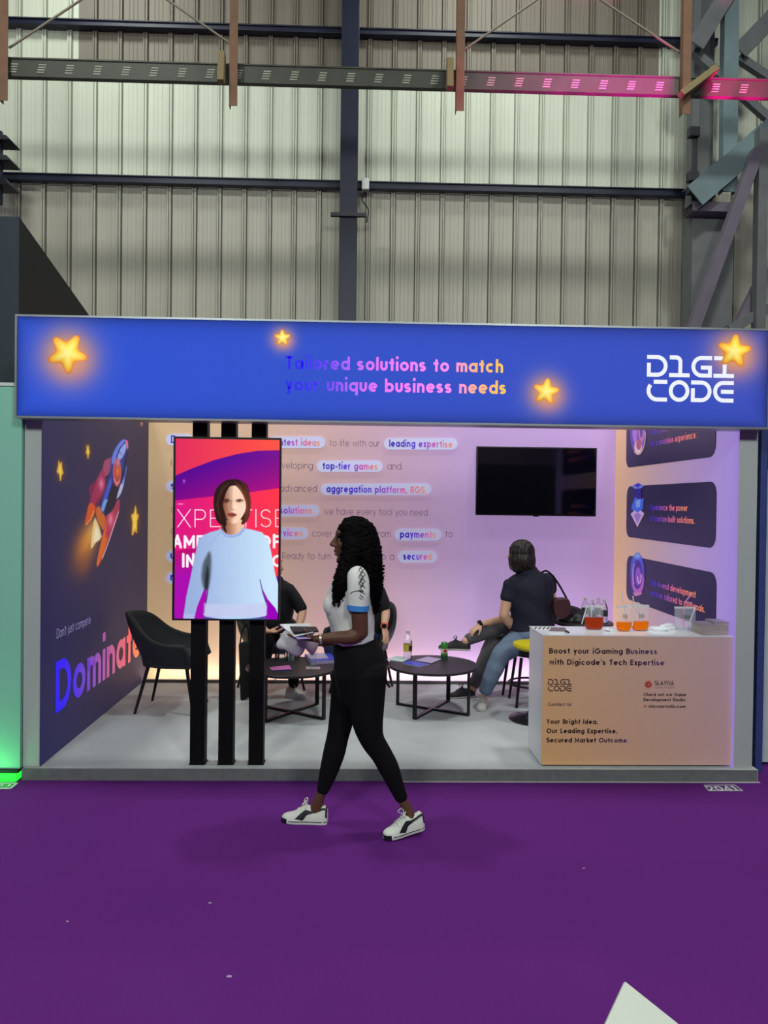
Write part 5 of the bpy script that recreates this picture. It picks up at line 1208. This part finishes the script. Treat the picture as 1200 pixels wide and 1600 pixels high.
def shoe(parent, heel, toe, up, H, W, m_up, m_sole, toe_m=None, stripe=None, lace=None, side=-1, name='shoe'):
    """trainer: sole, upper and trims along heel -> toe (bottom points)"""
    heel = np.asarray(heel, float); toe = np.asarray(toe, float); f = toe - heel; L = np.linalg.norm(f); f /= L
    up = n3(np.asarray(up, float) - f * np.dot(up, f)); s = np.cross(up, f)
    Q = lambda a, b, c: heel + f * a * L + s * b + up * c
    wid = lambda a: W * np.interp(a, [0, .08, .25, .45, .68, .85, .95, 1.0], [.55, .78, .80, .84, 1.0, .90, .62, .25])
    hgt = lambda a: H * np.interp(a, [0, .06, .2, .34, .46, .6, .75, .9, .97, 1.0], [.78, .92, .80, .80, .95, .70, .50, .42, .34, .2])
    A = np.concatenate([np.linspace(0, .1, 5), np.linspace(.14, .86, 16), np.linspace(.89, 1, 7)]); st = .16 * H; n = 20
    surf = lambda a, ph, g=0.0: Q(a, math.copysign(abs(math.cos(ph)) ** .7, math.cos(ph)) * (wid(a) * .96 * (1 - .24 * max(0, math.sin(ph)) ** 1.2 * (1 if a < .62 else .4)) + g) , st * .6 + (hgt(a) - st * .6 + g) * max(0, math.sin(ph)) ** .8)
    sh = bpy.data.objects.new(name, None)
    mb = MB(); ph = np.linspace(0, math.pi, n)
    pts = [[surf(a, p) for p in ph] for a in A]; mb.grid(pts)
    bot = [[Q(a, math.cos(p) * wid(a) * .9, st * .5) for p in (0, math.pi)] for a in A]; mb.grid(bot, flip=True)
    for i in (0, len(A) - 1): mb.add(pts[i] , [tuple(range(n))])
    root = mb.build(name, m_up, parent, smooth=60)
    sb = MB(); e = 1.02
    ring = lambda z, g: [Q(a, wid(a) * g, z) for a in A] + [Q(a, -wid(a) * g, z) for a in A[::-1]]
    z0 = ring(0, .94); z1 = ring(st * .55, 1.0); z2 = ring(st, .99); m = len(z0)
    sb.add(z0 + z1 + z2, [tuple(range(m - 1, -1, -1)), tuple(range(2 * m, 3 * m))] + [(k * m + i, k * m + (i + 1) % m, (k + 1) * m + (i + 1) % m, (k + 1) * m + i) for k in range(2) for i in range(m)])
    sb.build('sole', m_sole, root, smooth=40)
    if toe_m is not None:
        tb = MB(); AA = np.linspace(.86, 1.0, 10); r1 = [Q(a, wid(a) * 1.02, 0.0) for a in AA] + [Q(a, -wid(a) * 1.02, 0.0) for a in AA[::-1]]; r2 = [Q(a, wid(a) * 1.0, st * 1.5) for a in AA] + [Q(a, -wid(a) * 1.0, st * 1.5) for a in AA[::-1]]
        tb.hexa(r1, r2).build('toe_bumper', toe_m, root, smooth=40)
        hb = MB(); AA = np.linspace(.0, .82, 14)
        hb.grid([[Q(a, side * (wid(a) * 1.012), z) for a in AA] for z in (st * .75, st * 1.05)]).build('sole_line', toe_m, root)
    if stripe is not None:
        up_e = [(.04, .66), (.14, .70), (.26, .62), (.38, .52), (.50, .46), (.60, .36), (.68, .18)]; lo_e = [(.04, .52), (.14, .50), (.26, .44), (.36, .34), (.43, .24), (.47, .14), (.52, .05)]
        U_ = cr(up_e, 4); L_ = cr(lo_e, 4)
        g = [[surf(a0 + (b0 - a0) * t, (math.pi / 2 + (math.pi / 2) * (1 - (a1 + (b1 - a1) * t)) * (1 if side < 0 else -1)), .0016) for t in np.linspace(0, 1, 6)] for (a0, a1), (b0, b1) in zip(U_, L_)]
        MB().grid(g).build('side_stripe', stripe, root, smooth=180)
        MB().grid([[surf(a, math.pi / 2 + ph_, .0018) for ph_ in np.linspace(-1.3, 1.3, 9)] for a in (0.0, .035)]).build('heel_tab', stripe, root, smooth=180)
    if lace is not None:
        for a in (.46, .52, .58, .64): MB().tube([surf(a, math.pi / 2 + x, .003) for x in np.linspace(-.75, .75, 7)], .0032, 6).build('lace', lace, root, smooth=60)
        p = surf(.45, math.pi / 2, .004)
        for q in (-1, 1): MB().tube([p, p + s * q * .022 + up * .022 - f * .0, p + s * q * .034 + up * .004 + f * .02, p + f * .004], .0028, 6, sm=5).build('lace', lace, root, smooth=60)
    return root

# ------------------------------------------------------------------ the walking woman
HY = 4.08
def hp(px, py, dy=0.0): return P(px, py, HY + dy)
wm = thing('person', 'woman with long black curls in a white polo and black leggings walking past the booth', 'person', tuple(G(552, 1298)))
NS, FS = -.165, .165
FW = np.array([-1., 0, 0])
b = MB(); HC = hp(552, 846.5)
LH = head(b, HC, (-1, -.06, -.02), k=1.0)
b.limb([hp(556, 905), hp(553, 888), hp(551, 868)], [(.06, .062), (.05, .052), (.05, .05)], n=18, ref=(0, 1, 0))
b.limb([hp(562, 1060), hp(556, 1010), hp(551, 970), hp(549, 940), hp(552, 912), hp(556, 893)], [(.115, .14), (.09, .12), (.095, .115), (.10, .13), (.08, .135), (.05, .07)], ref=(1, 0, 0))
for sgn, dy in ((1, NS), (-1, FS)): b.ell(hp(560, 902, dy * .92), (.05, .05, .05))
# near arm
b.limb([hp(560, 903, NS), hp(561, 930, NS - .015), hp(562, 962, NS - .02), hp(563, 990, NS - .015)], [(.044, .044), (.044, .045), (.041, .043), (.037, .041)], ref=(0, 1, 0))
b.limb([hp(563, 988, NS - .015), hp(548, 995, NS - .022), hp(526, 996, NS - .03), hp(505, 997.5, NS - .03), hp(496, 998.5, NS - .03)], [(.036, .040), (.035, .036), (.031, .031), (.024, .023), (.024, .020)], ref=(0, 1, 0))
hand(b, hp(497, 998.5, NS - .03), (-1, .10, .03), (0, .25, .97), -1, .95, 9, .75)
# far arm, bent forward too
b.limb([hp(560, 903, FS), hp(562, 945, FS + .02), hp(556, 990, FS)], [.043, .041, .037], ref=(0, 1, 0))
b.limb([hp(556, 988, FS), hp(525, 1000, FS - .03), hp(492, 1003, FS - .09), hp(484, 1003, FS - .10)], [.036, .032, .023, .022], ref=(0, 1, 0))
hand(b, hp(485, 1003, FS - .10), (-1, -.25, .02), (0, -.1, 1), 1, .96, 30, .2)
# legs under the leggings, ankles and feet
RL = [(570, 1052, -.085), (573, 1100, -.085), (575, 1131, -.085), (582, 1156, -.08), (597, 1180, -.07), (607.5, 1200, -.065), (618, 1225, -.06), (627, 1246, -.055)]
RR = [(.100, .118), (.085, .094), (.075, .080), (.062, .064), (.057, .056), (.056, .054), (.045, .043), (.036, .034)]
FL = [(549, 1056, .085), (538, 1100, .085), (532, 1131, .085), (527.5, 1152, .085), (522, 1176, .085), (513.5, 1206, .085), (504.5, 1234, .085)]
FR = [(.098, .108), (.082, .078), (.072, .066), (.064, .060), (.062, .060), (.053, .050), (.036, .034)]
b.limb([hp(*q) for q in RL] + [hp(637, 1266, -.06), hp(640, 1280, -.07)], [tuple(np.array(r) - .008) for r in RR] + [(.026, .029), (.026, .032)], ref=(0, 1, 0))
b.limb([hp(*q) for q in FL] + [hp(497, 1252, .085), hp(493, 1268, .085)], [tuple(np.array(r) - .008) for r in FR] + [(.027, .031), (.026, .036)], ref=(0, 1, 0))
b.limb([hp(640, 1280, -.07), hp(624, 1297, -.11)], [.024, .02], ref=(0, 1, 0)); b.limb([hp(495, 1272, .085), hp(466, 1279, .085)], [.024, .018], ref=(0, 1, 0))
body = fuse(b, 'body', M_SKD, wm, .0042, 3)
eyes(LH, wm)
MB().ell(LH(.094, 0, -.0565), (.010, .019, .0045), 14, 8, np.stack([(-1, 0, 0), (0, -1, 0), (0, 0, 1)], 1)).build('teeth', M_TEETH, wm, smooth=180)
# polo
M_POLO = mat('white_polo', (214, 214, 212), rough=.75, vary=.05, scale=14, bump=.25, bscale=60)
s_ = MB()
s_.limb([hp(553, 1000), hp(552, 990), hp(550, 970), hp(545.5, 946), hp(548, 922), hp(553, 903), hp(557, 892)], [(.118, .170), (.116, .165), (.118, .155), (.130, .155), (.114, .16), (.086, .155), (.058, .085)], ref=(1, 0, 0), n=28, cap='flat')
for dy in (-.06, .06): s_.ell(hp(521, 945, dy), (.055, .062, .062))
for dy in (NS, FS):
    sg_ = -1 if dy < 0 else 1
    s_.limb([hp(556, 899, dy * .70), hp(559, 904, dy), hp(560, 925, dy + sg_ * .02), hp(559.5, 951, dy + sg_ * .022)], [(.052, .052), (.058, .055), (.058, .055), (.057, .0535)], ref=(0, 1, 0), n=22, cap='flat')
def folds(co):
    z = co[:, 2]; x = co[:, 0]; y = co[:, 1]
    return .0035 * np.sin(38 * z + 22 * x + 6 * np.sin(9 * y)) * np.clip((1.25 - z) / .25, 0, 1) + .0015 * np.sin(70 * x - 30 * z)
fuse(s_, 'polo_shirt', M_POLO, wm, .006, 3, disp=folds)
M_BLUE = mat('blue_cuff', (58, 132, 206), rough=.7)
for dy in (NS, FS):
    sg_ = -1 if dy < 0 else 1
    cb = MB().limb([hp(559.8, 945, dy + sg_ * .022), hp(559.3, 953.5, dy + sg_ * .022)], [(.0600, .0568), (.0600, .0560)], ref=(0, 1, 0), n=28, cap='flat', sm=1); cb.build('cuff_band', M_BLUE, wm, smooth=50)
sl = [hp(x, y, NS - .078 + abs(x - 560) * .0006) for x, y in ((547, 927.5), (552, 924.5), (557, 923.5), (562, 923), (568, 924.5))]
MB().tube(sl, .0017, 6, sm=4).build('sleeve_seam_mark', M_BLK, wm)
# collar
cl = MB().limb([hp(552, 891), hp(551, 882)], [(.066, .064), (.058, .058)], ref=(1, 0, 0), n=24, cap='flat', sm=1); cl.build('collar', M_POLO, wm, smooth=50)
# leggings
M_LEG = mat('black_leggings', (8, 8, 11), rough=.85, vary=.15, scale=10, spec=.25)
l_ = MB()
l_.limb([hp(553, 996), hp(557, 1015), hp(562, 1035), hp(563, 1056), hp(561, 1080)], [(.112, .145), (.126, .168), (.140, .178), (.142, .178), (.118, .15)], ref=(1, 0, 0), n=26)
l_.limb([hp(*q) for q in RL], RR, ref=(0, 1, 0), n=22); l_.limb([hp(*q) for q in FL], FR, ref=(0, 1, 0), n=22)
fuse(l_, 'leggings', M_LEG, wm, .006, 3)
MB().tube([hp(602, 1056, -.17), hp(604, 1066, -.17), hp(609, 1074, -.17)], .006, 8, sm=4).build('drawstring', M_BLK, wm, smooth=60)
# shoes
M_SHW = mat('white_trainer', (218, 220, 212), rough=.5, vary=.05); M_SHS = mat('white_rubber', (226, 224, 220), rough=.5); M_SHB = mat('black_rubber', (24, 24, 32), rough=.5)
h0 = G(511.5, 1286, 0); t0 = G(440, 1282.5, 0); h0[2] = t0[2] = .001
shoe(wm, h0, t0, (0, 0, 1), .104, .046, M_SHW, M_SHS, M_SHB, M_SHB, M_SHW, side=1, name='shoe')
h1 = P(661, 1293, 4.035); t1 = G(599, 1312, 0.0) ; t1[2] = .004
shoe(wm, h1, t1, (.12, 0, 1), .104, .046, M_SHW, M_SHS, M_SHB, M_SHB, M_SHW, side=1, name='shoe')
# bracelet
MB().limb([hp(503, 997.6, NS - .03), hp(499.5, 998, NS - .03)], [(.0275, .0265), (.0275, .0265)], n=20, cap='flat', sm=1).build('bracelet', mat('silver_bracelet', (214, 200, 190), rough=.25, metal=.6), wm, smooth=50)
# hair: volume plus many curls
M_HAIR = mat('black_curls', (6, 4, 5), rough=.7, vary=.3, scale=30, spec=.08)
paths = {'back': ([hp(560, 836), hp(571, 862), hp(579, 890), hp(584, 918), hp(586, 948)], [(.088, .10), (.10, .088), (.098, .062), (.09, .042), (.05, .02)]),
         'near': ([hp(547, 829, -.03), hp(549.5, 856, -.085), hp(543, 884, -.115), hp(533, 912, -.145), hp(527, 938, -.135)], [(.04, .05), (.038, .052), (.040, .048), (.034, .040), (.02, .022)]),
         'far': ([hp(547, 829, .03), hp(546, 856, .085), hp(541, 884, .11), hp(532, 910, .125), hp(524, 930, .12)], [(.04, .05), (.036, .05), (.038, .044), (.03, .032), (.016, .018)])}
hm = MB(); hm.ell(HC + (.014, 0, .040), (.104, .090, .096)); hm.ell(HC + (-.020, 0, .085), (.05, .06, .045))
for k, (pp, rr) in paths.items(): hm.limb(pp, rr, ref=(0, 1, 0), n=22)
cuts = lambda co: .006 * np.sin(95 * co[:, 0] + 40 * np.sin(24 * co[:, 2])) * np.sin(80 * co[:, 1] + 55 * co[:, 2])
hair = fuse(hm, 'hair', M_HAIR, wm, .006, 3, disp=cuts)
rg = np.random.default_rng(3); cm = MB()
for k, cnt in (('back', 190), ('near', 110), ('far', 60)):
    pp, rr = paths[k]; full = cr(np.hstack([pp, rr]), 14); m = len(full)
    for i in range(cnt):
        a = rg.uniform(0, 2 * math.pi); t0_ = rg.uniform(.25, .8); t1_ = min(1.0, t0_ + rg.uniform(.2, .45)); nn = 34; q = []; turns = rg.uniform(3, 5.5); hr = rg.uniform(.004, .008); ph0 = rg.uniform(0, 6.3); ex = rg.uniform(.90, 1.10)
        for j in range(nn):
            t = t0_ + (t1_ - t0_) * j / (nn - 1); x = t * (m - 1); i0 = min(int(x), m - 2); v = full[i0] * (1 - x + i0) + full[i0 + 1] * (x - i0)
            rx, ry = v[4] * ex, v[3] * ex; th = turns * 2 * math.pi * j / nn + ph0
            q.append(v[:3] + np.array([math.cos(a) * (rx + hr * math.cos(th)), math.sin(a) * (ry + hr * math.cos(th)), hr * math.sin(th) - .03 * (j / nn) * (t1_ > .97)]))
        cm.limb(q, list(np.linspace(.0032, .0016, nn)), n=5, cap='flat', sm=1)
for x, dy in ((568, -.238), (571, -.23), (566, -.236)):
    q = [hp(x - 3 + 2.4 * math.cos(j * .75 + x), 886 + j * 1.25, dy + .006 * math.sin(j * .75 + x)) for j in range(42)]; cm.limb(q, [.0018] * 42, n=5, cap='flat', sm=1)
cm.build('curls', M_HAIR, hair, smooth=180)

# things she carries
M_LAV = mat('lavender_sheet', (176, 160, 214), rough=.5, vary=.12, scale=12)
def leaf(name, label, cat_, cor, th, m):
    q = np.array([P(x, y, Y) for x, y, Y in cor]); t = thing(name, label, cat_, tuple(q.mean(0))); nrm = n3(np.cross(q[1] - q[0], q[3] - q[0]))
    if nrm[2] < 0: nrm = -nrm
    MB().hexa(q, q + nrm * th).build('sheet', m, t); return t, q, nrm
YH = HY + NS - .02
leaf('brochure', 'white and lavender brochure in the walking woman\'s hand', 'brochure', [(465, 999, YH - .075), (485, 998, YH - .06), (495, 985, YH + .12), (437, 977.5, YH + .13)], .004, M_LAV)
leaf('paper_sheet', 'white sheet on top of the brochure in the walking woman\'s hand', 'paper', [(460, 995.5, YH - .06), (490, 988, YH - .05), (483, 974.5, YH + .16), (437.5, 976, YH + .15)], .003, mat('white_sheet', (225, 228, 232), rough=.6, vary=.03))
t, q, nn_ = leaf('phone', 'dark phone lying on the papers in the walking woman\'s hand', 'phone', [(459, 989.5, YH - .045), (498, 988, YH - .045), (494, 981.5, YH + .04), (453, 981, YH + .04)], .008, mat('phone_case', (18, 14, 20), rough=.55))
p = hp(457, 1005, .0)
nk = lump('paper_napkin', 'crumpled white napkin held below the papers by the walking woman', 'napkin', tuple(p), (.062, .05, .052), mat('napkin_white', (206, 202, 206), rough=.85, vary=.05), 21, .3, flat=False)
p = hp(487, 1010, .05); mb = MB().limb([hp(488, 1021, .05), hp(487, 1012, .05), hp(486, 1003, .05)], [.012, .034, .045], n=14, sm=3)
tag(mb.build('paper_cone', mat('pink_tissue', (206, 182, 196), rough=.8), None, smooth=60), 'pale pink paper twist in the walking woman\'s far hand', 'paper')

# ------------------------------------------------------------------ seated people
def seated(label, Y0, J, skin, top, trousers, hairc, hair, shoes, face=(-1, 0, 0), widths=(.19, .12), arm_r=.042, thigh=.085, calf=.058, headk=1.0, sleeve=.9, watch=None, extra=None, base=None, torso_ref=(1, 0, 0), fem=False):
    q = lambda p: P(p[0], p[1], Y0 + (p[2] if len(p) > 2 else 0))
    gp_ = q(J['pelvis']); t = thing('person', label, 'person', (gp_[0], gp_[1], ZP))
    b = MB(); hc = q(J['head']); L = head(b, hc, face, k=headk)
    ne = q(J['neck']); b.limb([ne + (0, 0, -.03), ne, hc + (0, 0, -.06)], [(.07, .06), (.052, .052), (.05, .05)], sm=3)
    tor = [q(p[:3]) for p in J['torso']]; tr = [p[3:5] for p in J['torso']]
    b.limb(tor, [(a_ - .012, c_ - .012) for a_, c_ in tr], ref=torso_ref, n=24)
    arms = []
    for sd in ('A', 'B'):
        sh, el, wr, hd = (q(p) for p in J['arm' + sd]); arms.append((sh, el, wr, hd))
        b.limb([sh, (sh + el) / 2, el], [arm_r * 1.1, arm_r, arm_r * .88], sm=4); b.limb([el, el * .6 + wr * .4, wr], [arm_r * .86, arm_r * .85, arm_r * .58], sm=4)
        d = hd - wr; nrm = np.array(J.get('palm' + sd, (0, 0, -1)), float); hand(b, wr, d, nrm, J.get('thumb' + sd, 1), .95, 28, .1)
    legs = []
    for sd in ('A', 'B'):
        hi, kn, an = (q(p) for p in J['leg' + sd]); legs.append((hi, kn, an))
        b.limb([hi, (hi + kn) / 2, kn], [thigh - .012, thigh - .018, calf - .002], sm=4); b.limb([kn, kn * .62 + an * .38, an], [calf - .004, calf - .006, .034], sm=4)
        he, to = J['foot' + sd]; he = q(he); to = q(to); b.limb([an, (an * .4 + he * .6) + (0, 0, .03), he * .5 + to * .5 + (0, 0, .03), he * .25 + to * .75 + (0, 0, .022)], [.032, .026, .022, .016], sm=3)
    fuse(b, 'body', skin, t, .0075, 2)
    s = MB(); s.limb(tor, tr, ref=torso_ref, n=26)
    for sh, el, wr, hd in arms: s.limb([sh, sh + (el - sh) * sleeve * .5, sh + (el - sh) * sleeve], [arm_r * 1.38, arm_r * 1.34, arm_r * 1.28], sm=4)
    fuse(s, 'top', top, t, .009, 3, disp=lambda co: .004 * np.sin(32 * co[:, 2] + 18 * co[:, 0]))
    p_ = MB(); pe = q(J['pelvis']); p_.ell(pe, J.get('pelr', (.17, .14, .11)))
    for hi, kn, an in legs:
        e = kn + (an - kn) * J.get('hem', .93)
        p_.limb([hi, (hi + kn) / 2, kn], [thigh, thigh * .92, calf * 1.12], sm=4); p_.limb([kn, kn * .62 + e * .38, e], [calf * 1.1, calf * 1.05, J.get('hemr', .046)], sm=4)
    fuse(p_, 'trousers', trousers, t, .009, 3, disp=lambda co: .0016 * np.sin(55 * co[:, 2] + 30 * co[:, 0]) * np.sin(20 * co[:, 1]))
    h = MB()
    for c, r in hair: h.ell(hc + np.array(c), r, 24, 16)
    if hair: fuse(h, 'hair', hairc, t, .007, 2, disp=lambda co: .004 * np.sin(150 * co[:, 0] + 20 * co[:, 2]) * np.sin(140 * co[:, 1] + 12 * co[:, 2]))
    for sd in ('A', 'B'):
        he, to = J['foot' + sd]; he = q(he); to = q(to)
        if not J.get('raised' + sd): he[2] = to[2] = J.get('floor' + sd, ZP + .002)
        shoe(t, he, to, J.get('up' + sd, (0, 0, 1)), *shoes, name='shoe')
    return t, arms
M_NAVYT = mat('navy_tee', (18, 20, 42), rough=.8, vary=.12, scale=12); M_BLKT = mat('black_shirt', (11, 11, 16), rough=.8, vary=.15)
M_JEAN = mat('blue_jeans', (98, 114, 138), rough=.8, vary=.25, scale=18, bump=.3, bscale=120); M_DJEAN = mat('dark_blue_jeans', (34, 44, 84), rough=.8, vary=.2, scale=18); M_CHAR = mat('charcoal_trousers', (82, 80, 86), rough=.8, vary=.2, scale=16)
M_BRH = mat('dark_brown_hair', (27, 19, 17), rough=.5, vary=.4, scale=24, stretch=(1, 1, .15))
# woman in jeans, back to us
JW = dict(head=(813, 868, 0), neck=(822, 895, 0), pelvis=(830, 992, 0), pelr=(.185, .16, .115), hem=.95, hemr=.055,
          torso=[(832, 990, 0, .19, .145), (832, 965, 0, .182, .14), (830, 940, 0, .196, .14), (827, 918, 0, .205, .13), (825, 904, 0, .175, .105), (824, 893, 0, .09, .075)],
          armA=[(797, 914, -.02), (787, 962, -.05), (804, 984, .04), (814, 986, .06)], armB=[(856, 904, .03), (864, 950, .04), (850, 966, .10), (842, 968, .13)], palmA=(0, 0, -1), palmB=(0, 0, -1),
          legA=[(812, 1000, -.02), (783, 1022, -.16), (757, 1082, -.20)], legB=[(848, 1000, 0), (850, 1020, -.16), (846, 1066, -.16)],
          footA=[(757, 1104, -.10), (750, 1111, -.30)], footB=[(846, 1075, -.10), (842, 1078, -.32)], raisedB=1)
M_SNK = mat('off_white_trainer', (208, 206, 200), rough=.55)
tw_, _ = seated('seated woman in a navy top and blue jeans with her back turned, behind the counter', 6.42, JW, M_SKL, M_NAVYT, M_JEAN, M_BRH,
       [((.012, -.005, .032), (.108, .108, .104)), ((.012, -.02, -.035), (.114, .108, .09)), ((.04, .01, -.07), (.082, .11, .07)), ((-.02, -.03, -.06), (.085, .07, .085))], (.085, .042, M_SNK, M_SNK, None, None, M_SNK),
       face=(-.8, .6, -.05), arm_r=.046, thigh=.102, calf=.070, sleeve=.42)
# shoulder bag
t = thing('shoulder_bag', 'dark red shoulder bag hanging at the right hip of the woman in jeans', 'bag', tuple(P(877, 965, 6.36)))
c = P(877, 950, 6.36); hb = MB().prism([P(x + 3, y, 6.22) for x, y in cr([(864, 937), (875, 935), (885, 936), (889, 944), (888, 957), (880, 966), (870, 967), (864, 960), (862, 948)], 4, True)], (0, .09, 0))
fuse(hb, 'bag_body', mat('oxblood_leather', (62, 26, 34), rough=.45, vary=.15), t, .006, 8)
MB().tube([P(886, 936, 6.24), P(873, 913, 6.25), P(862, 898, 6.28), P(853, 892, 6.36), P(844, 896, 6.44)], .008, 8, sm=6).build('strap', M_BLK, t, smooth=60)
MB().ell(P(886, 936, 6.235), (.008, .005, .008), 10, 8).build('buckle', mat('silver_buckle', (190, 190, 195), rough=.25, metal=.8), t, smooth=180)
# person with crossed legs
JM = dict(head=(821, 887, .17), neck=(826, 910, .19), pelvis=(828, 990, .20), pelr=(.14, .17, .10), hem=.9, hemr=.05,
          torso=[(828, 988, .20, .12, .16), (828, 965, .20, .12, .16), (828, 940, .20, .125, .175), (827, 920, .20, .11, .165), (826, 908, .20, .07, .08)],
          armA=[(826, 922, .02), (803, 964, -.05), (752, 975, -.16), (738, 986, -.18)], armB=[(826, 924, .34), (800, 968, .30), (762, 985, .05), (748, 990, -.02)], palmA=(0, .2, -1), palmB=(0, 0, -1), thumbA=1, thumbB=-1,
          legA=[(824, 994, .28), (770, 1002, .04), (737, 1078, -.10)], legB=[(824, 994, .12), (786, 976, -.06), (726, 1002, -.16)],
          footA=[(741, 1094, -.10), (699, 1095, -.16)], footB=[(734, 1016, -.16), (685, 1014, -.18)], raisedB=1, upB=(-.25, -.05, 1))
M_SHK = mat('black_trainer', (26, 24, 26), rough=.6); M_SOLE = mat('bone_sole', (196, 190, 184), rough=.6)
tm_, am = seated('seated person in charcoal trousers with crossed legs behind the woman in jeans', 6.70, JM, M_SKL, M_BLKT, M_CHAR, M_BRH, [((.005, 0.015, .035), (.086, .086, .088)), ((.025, .04, -.01), (.075, .07, .08))], (.095, .045, M_SHK, M_SOLE, None, None, M_SHK), face=(-.5, -.85, 0), headk=.9, arm_r=.040, thigh=.088, calf=.062, sleeve=.55, torso_ref=(1, 0, 0))
w0 = P(752, 974, 6.54); w1 = P(748, 975.5, 6.535); MB().limb([w0, w1], [.031, .031], n=18, cap='flat', sm=1).build('wristwatch', M_BLK, tm_, smooth=40)
# person half hidden by the display
JL = dict(head=(424, 884, 0), neck=(428, 908, .02), pelvis=(424, 990, .14), pelr=(.17, .15, .10), hem=.92, hemr=.046,
          torso=[(424, 988, .13, .165, .13), (426, 970, .06, .165, .125), (428, 940, .05, .18, .125), (429, 918, .04, .165, .11), (429, 907, .03, .08, .08)],
          armA=[(450, 920, .02), (473, 955, -.02), (464, 990, -.20), (450, 996, -.26)], armB=[(407, 920, .04), (394, 962, .0), (416, 986, -.22), (430, 987, -.24)], palmA=(0, 0, -1), palmB=(0, 0, 1), thumbA=-1, thumbB=-1,
          legA=[(436, 994, .14), (458, 1005, -.15), (459, 1074, -.08)], legB=[(412, 994, .14), (418, 1005, -.15), (404, 1076, -.12)],
          footA=[(448, 1090, -.06), (477, 1095, -.14)], footB=[(404, 1094, -.06), (408, 1099, -.26)])
seated('seated person in a black top and white trainers half hidden behind the portrait display', 6.62, JL, M_SKL, M_BLKT, M_LEG, M_BRH, [((-.01, .0, .04), (.088, .092, .09)), ((-.03, .04, -.02), (.08, .06, .09))], (.10, .046, M_SHW, M_SHS, None, None, M_SHW), face=(.9, -.4, -.1), arm_r=.042, thigh=.08, calf=.056, sleeve=.92)
# person behind the walking woman
JB_ = dict(head=(565, 869, .03), neck=(570, 900, .05), pelvis=(574, 990, .12), pelr=(.17, .15, .10), hem=.92, hemr=.05,
          torso=[(574, 990, .11, .165, .13), (574, 970, .08, .165, .125), (573, 940, .07, .18, .125), (572, 920, .06, .165, .11), (571, 908, .05, .08, .08)],
          armA=[(592, 923, .02), (603, 956, .0), (600, 980, -.14), (604, 1000, -.20)], armB=[(552, 923, .06), (540, 960, .0), (530, 985, -.18), (522, 995, -.24)], palmA=(-.5, .3, -.6), palmB=(0, 0, -1), thumbA=1, thumbB=1,
          legA=[(590, 996, .12), (556, 1008, -.22), (548, 1088, -.22)], legB=[(562, 996, .12), (518, 1011, -.16), (532, 1086, -.18)],
          footA=[(552, 1100, -.14), (532, 1106, -.32)], footB=[(540, 1096, -.10), (522, 1100, -.26)])
tb_, ab = seated('seated person in a black polo and blue jeans wearing a watch, behind the walking woman', 6.66, JB_, M_SKL, M_BLKT, M_DJEAN, M_BRH, [((.014, .006, .04), (.094, .092, .09)), ((.035, .022, -.005), (.078, .08, .08))], (.095, .045, M_SHK, M_SOLE, None, None, M_SHK), face=(-.8, -.5, 0), arm_r=.043, thigh=.088, calf=.062, sleeve=.80)
w = ab[0][2]; d = n3(ab[0][2] - ab[0][1])
MB().limb([w - d * .025, w - d * .005], [.034, .033], n=18, cap='flat', sm=1).build('watch_strap', mat('orange_strap', (206, 96, 60), rough=.6), tb_, smooth=40)
MB().box(w[0] - .018, w[0] + .018, w[1] - .044, w[1] - .032, w[2] - .002, w[2] + .034).build('watch_face', M_BLK, tb_, bevel=.004)
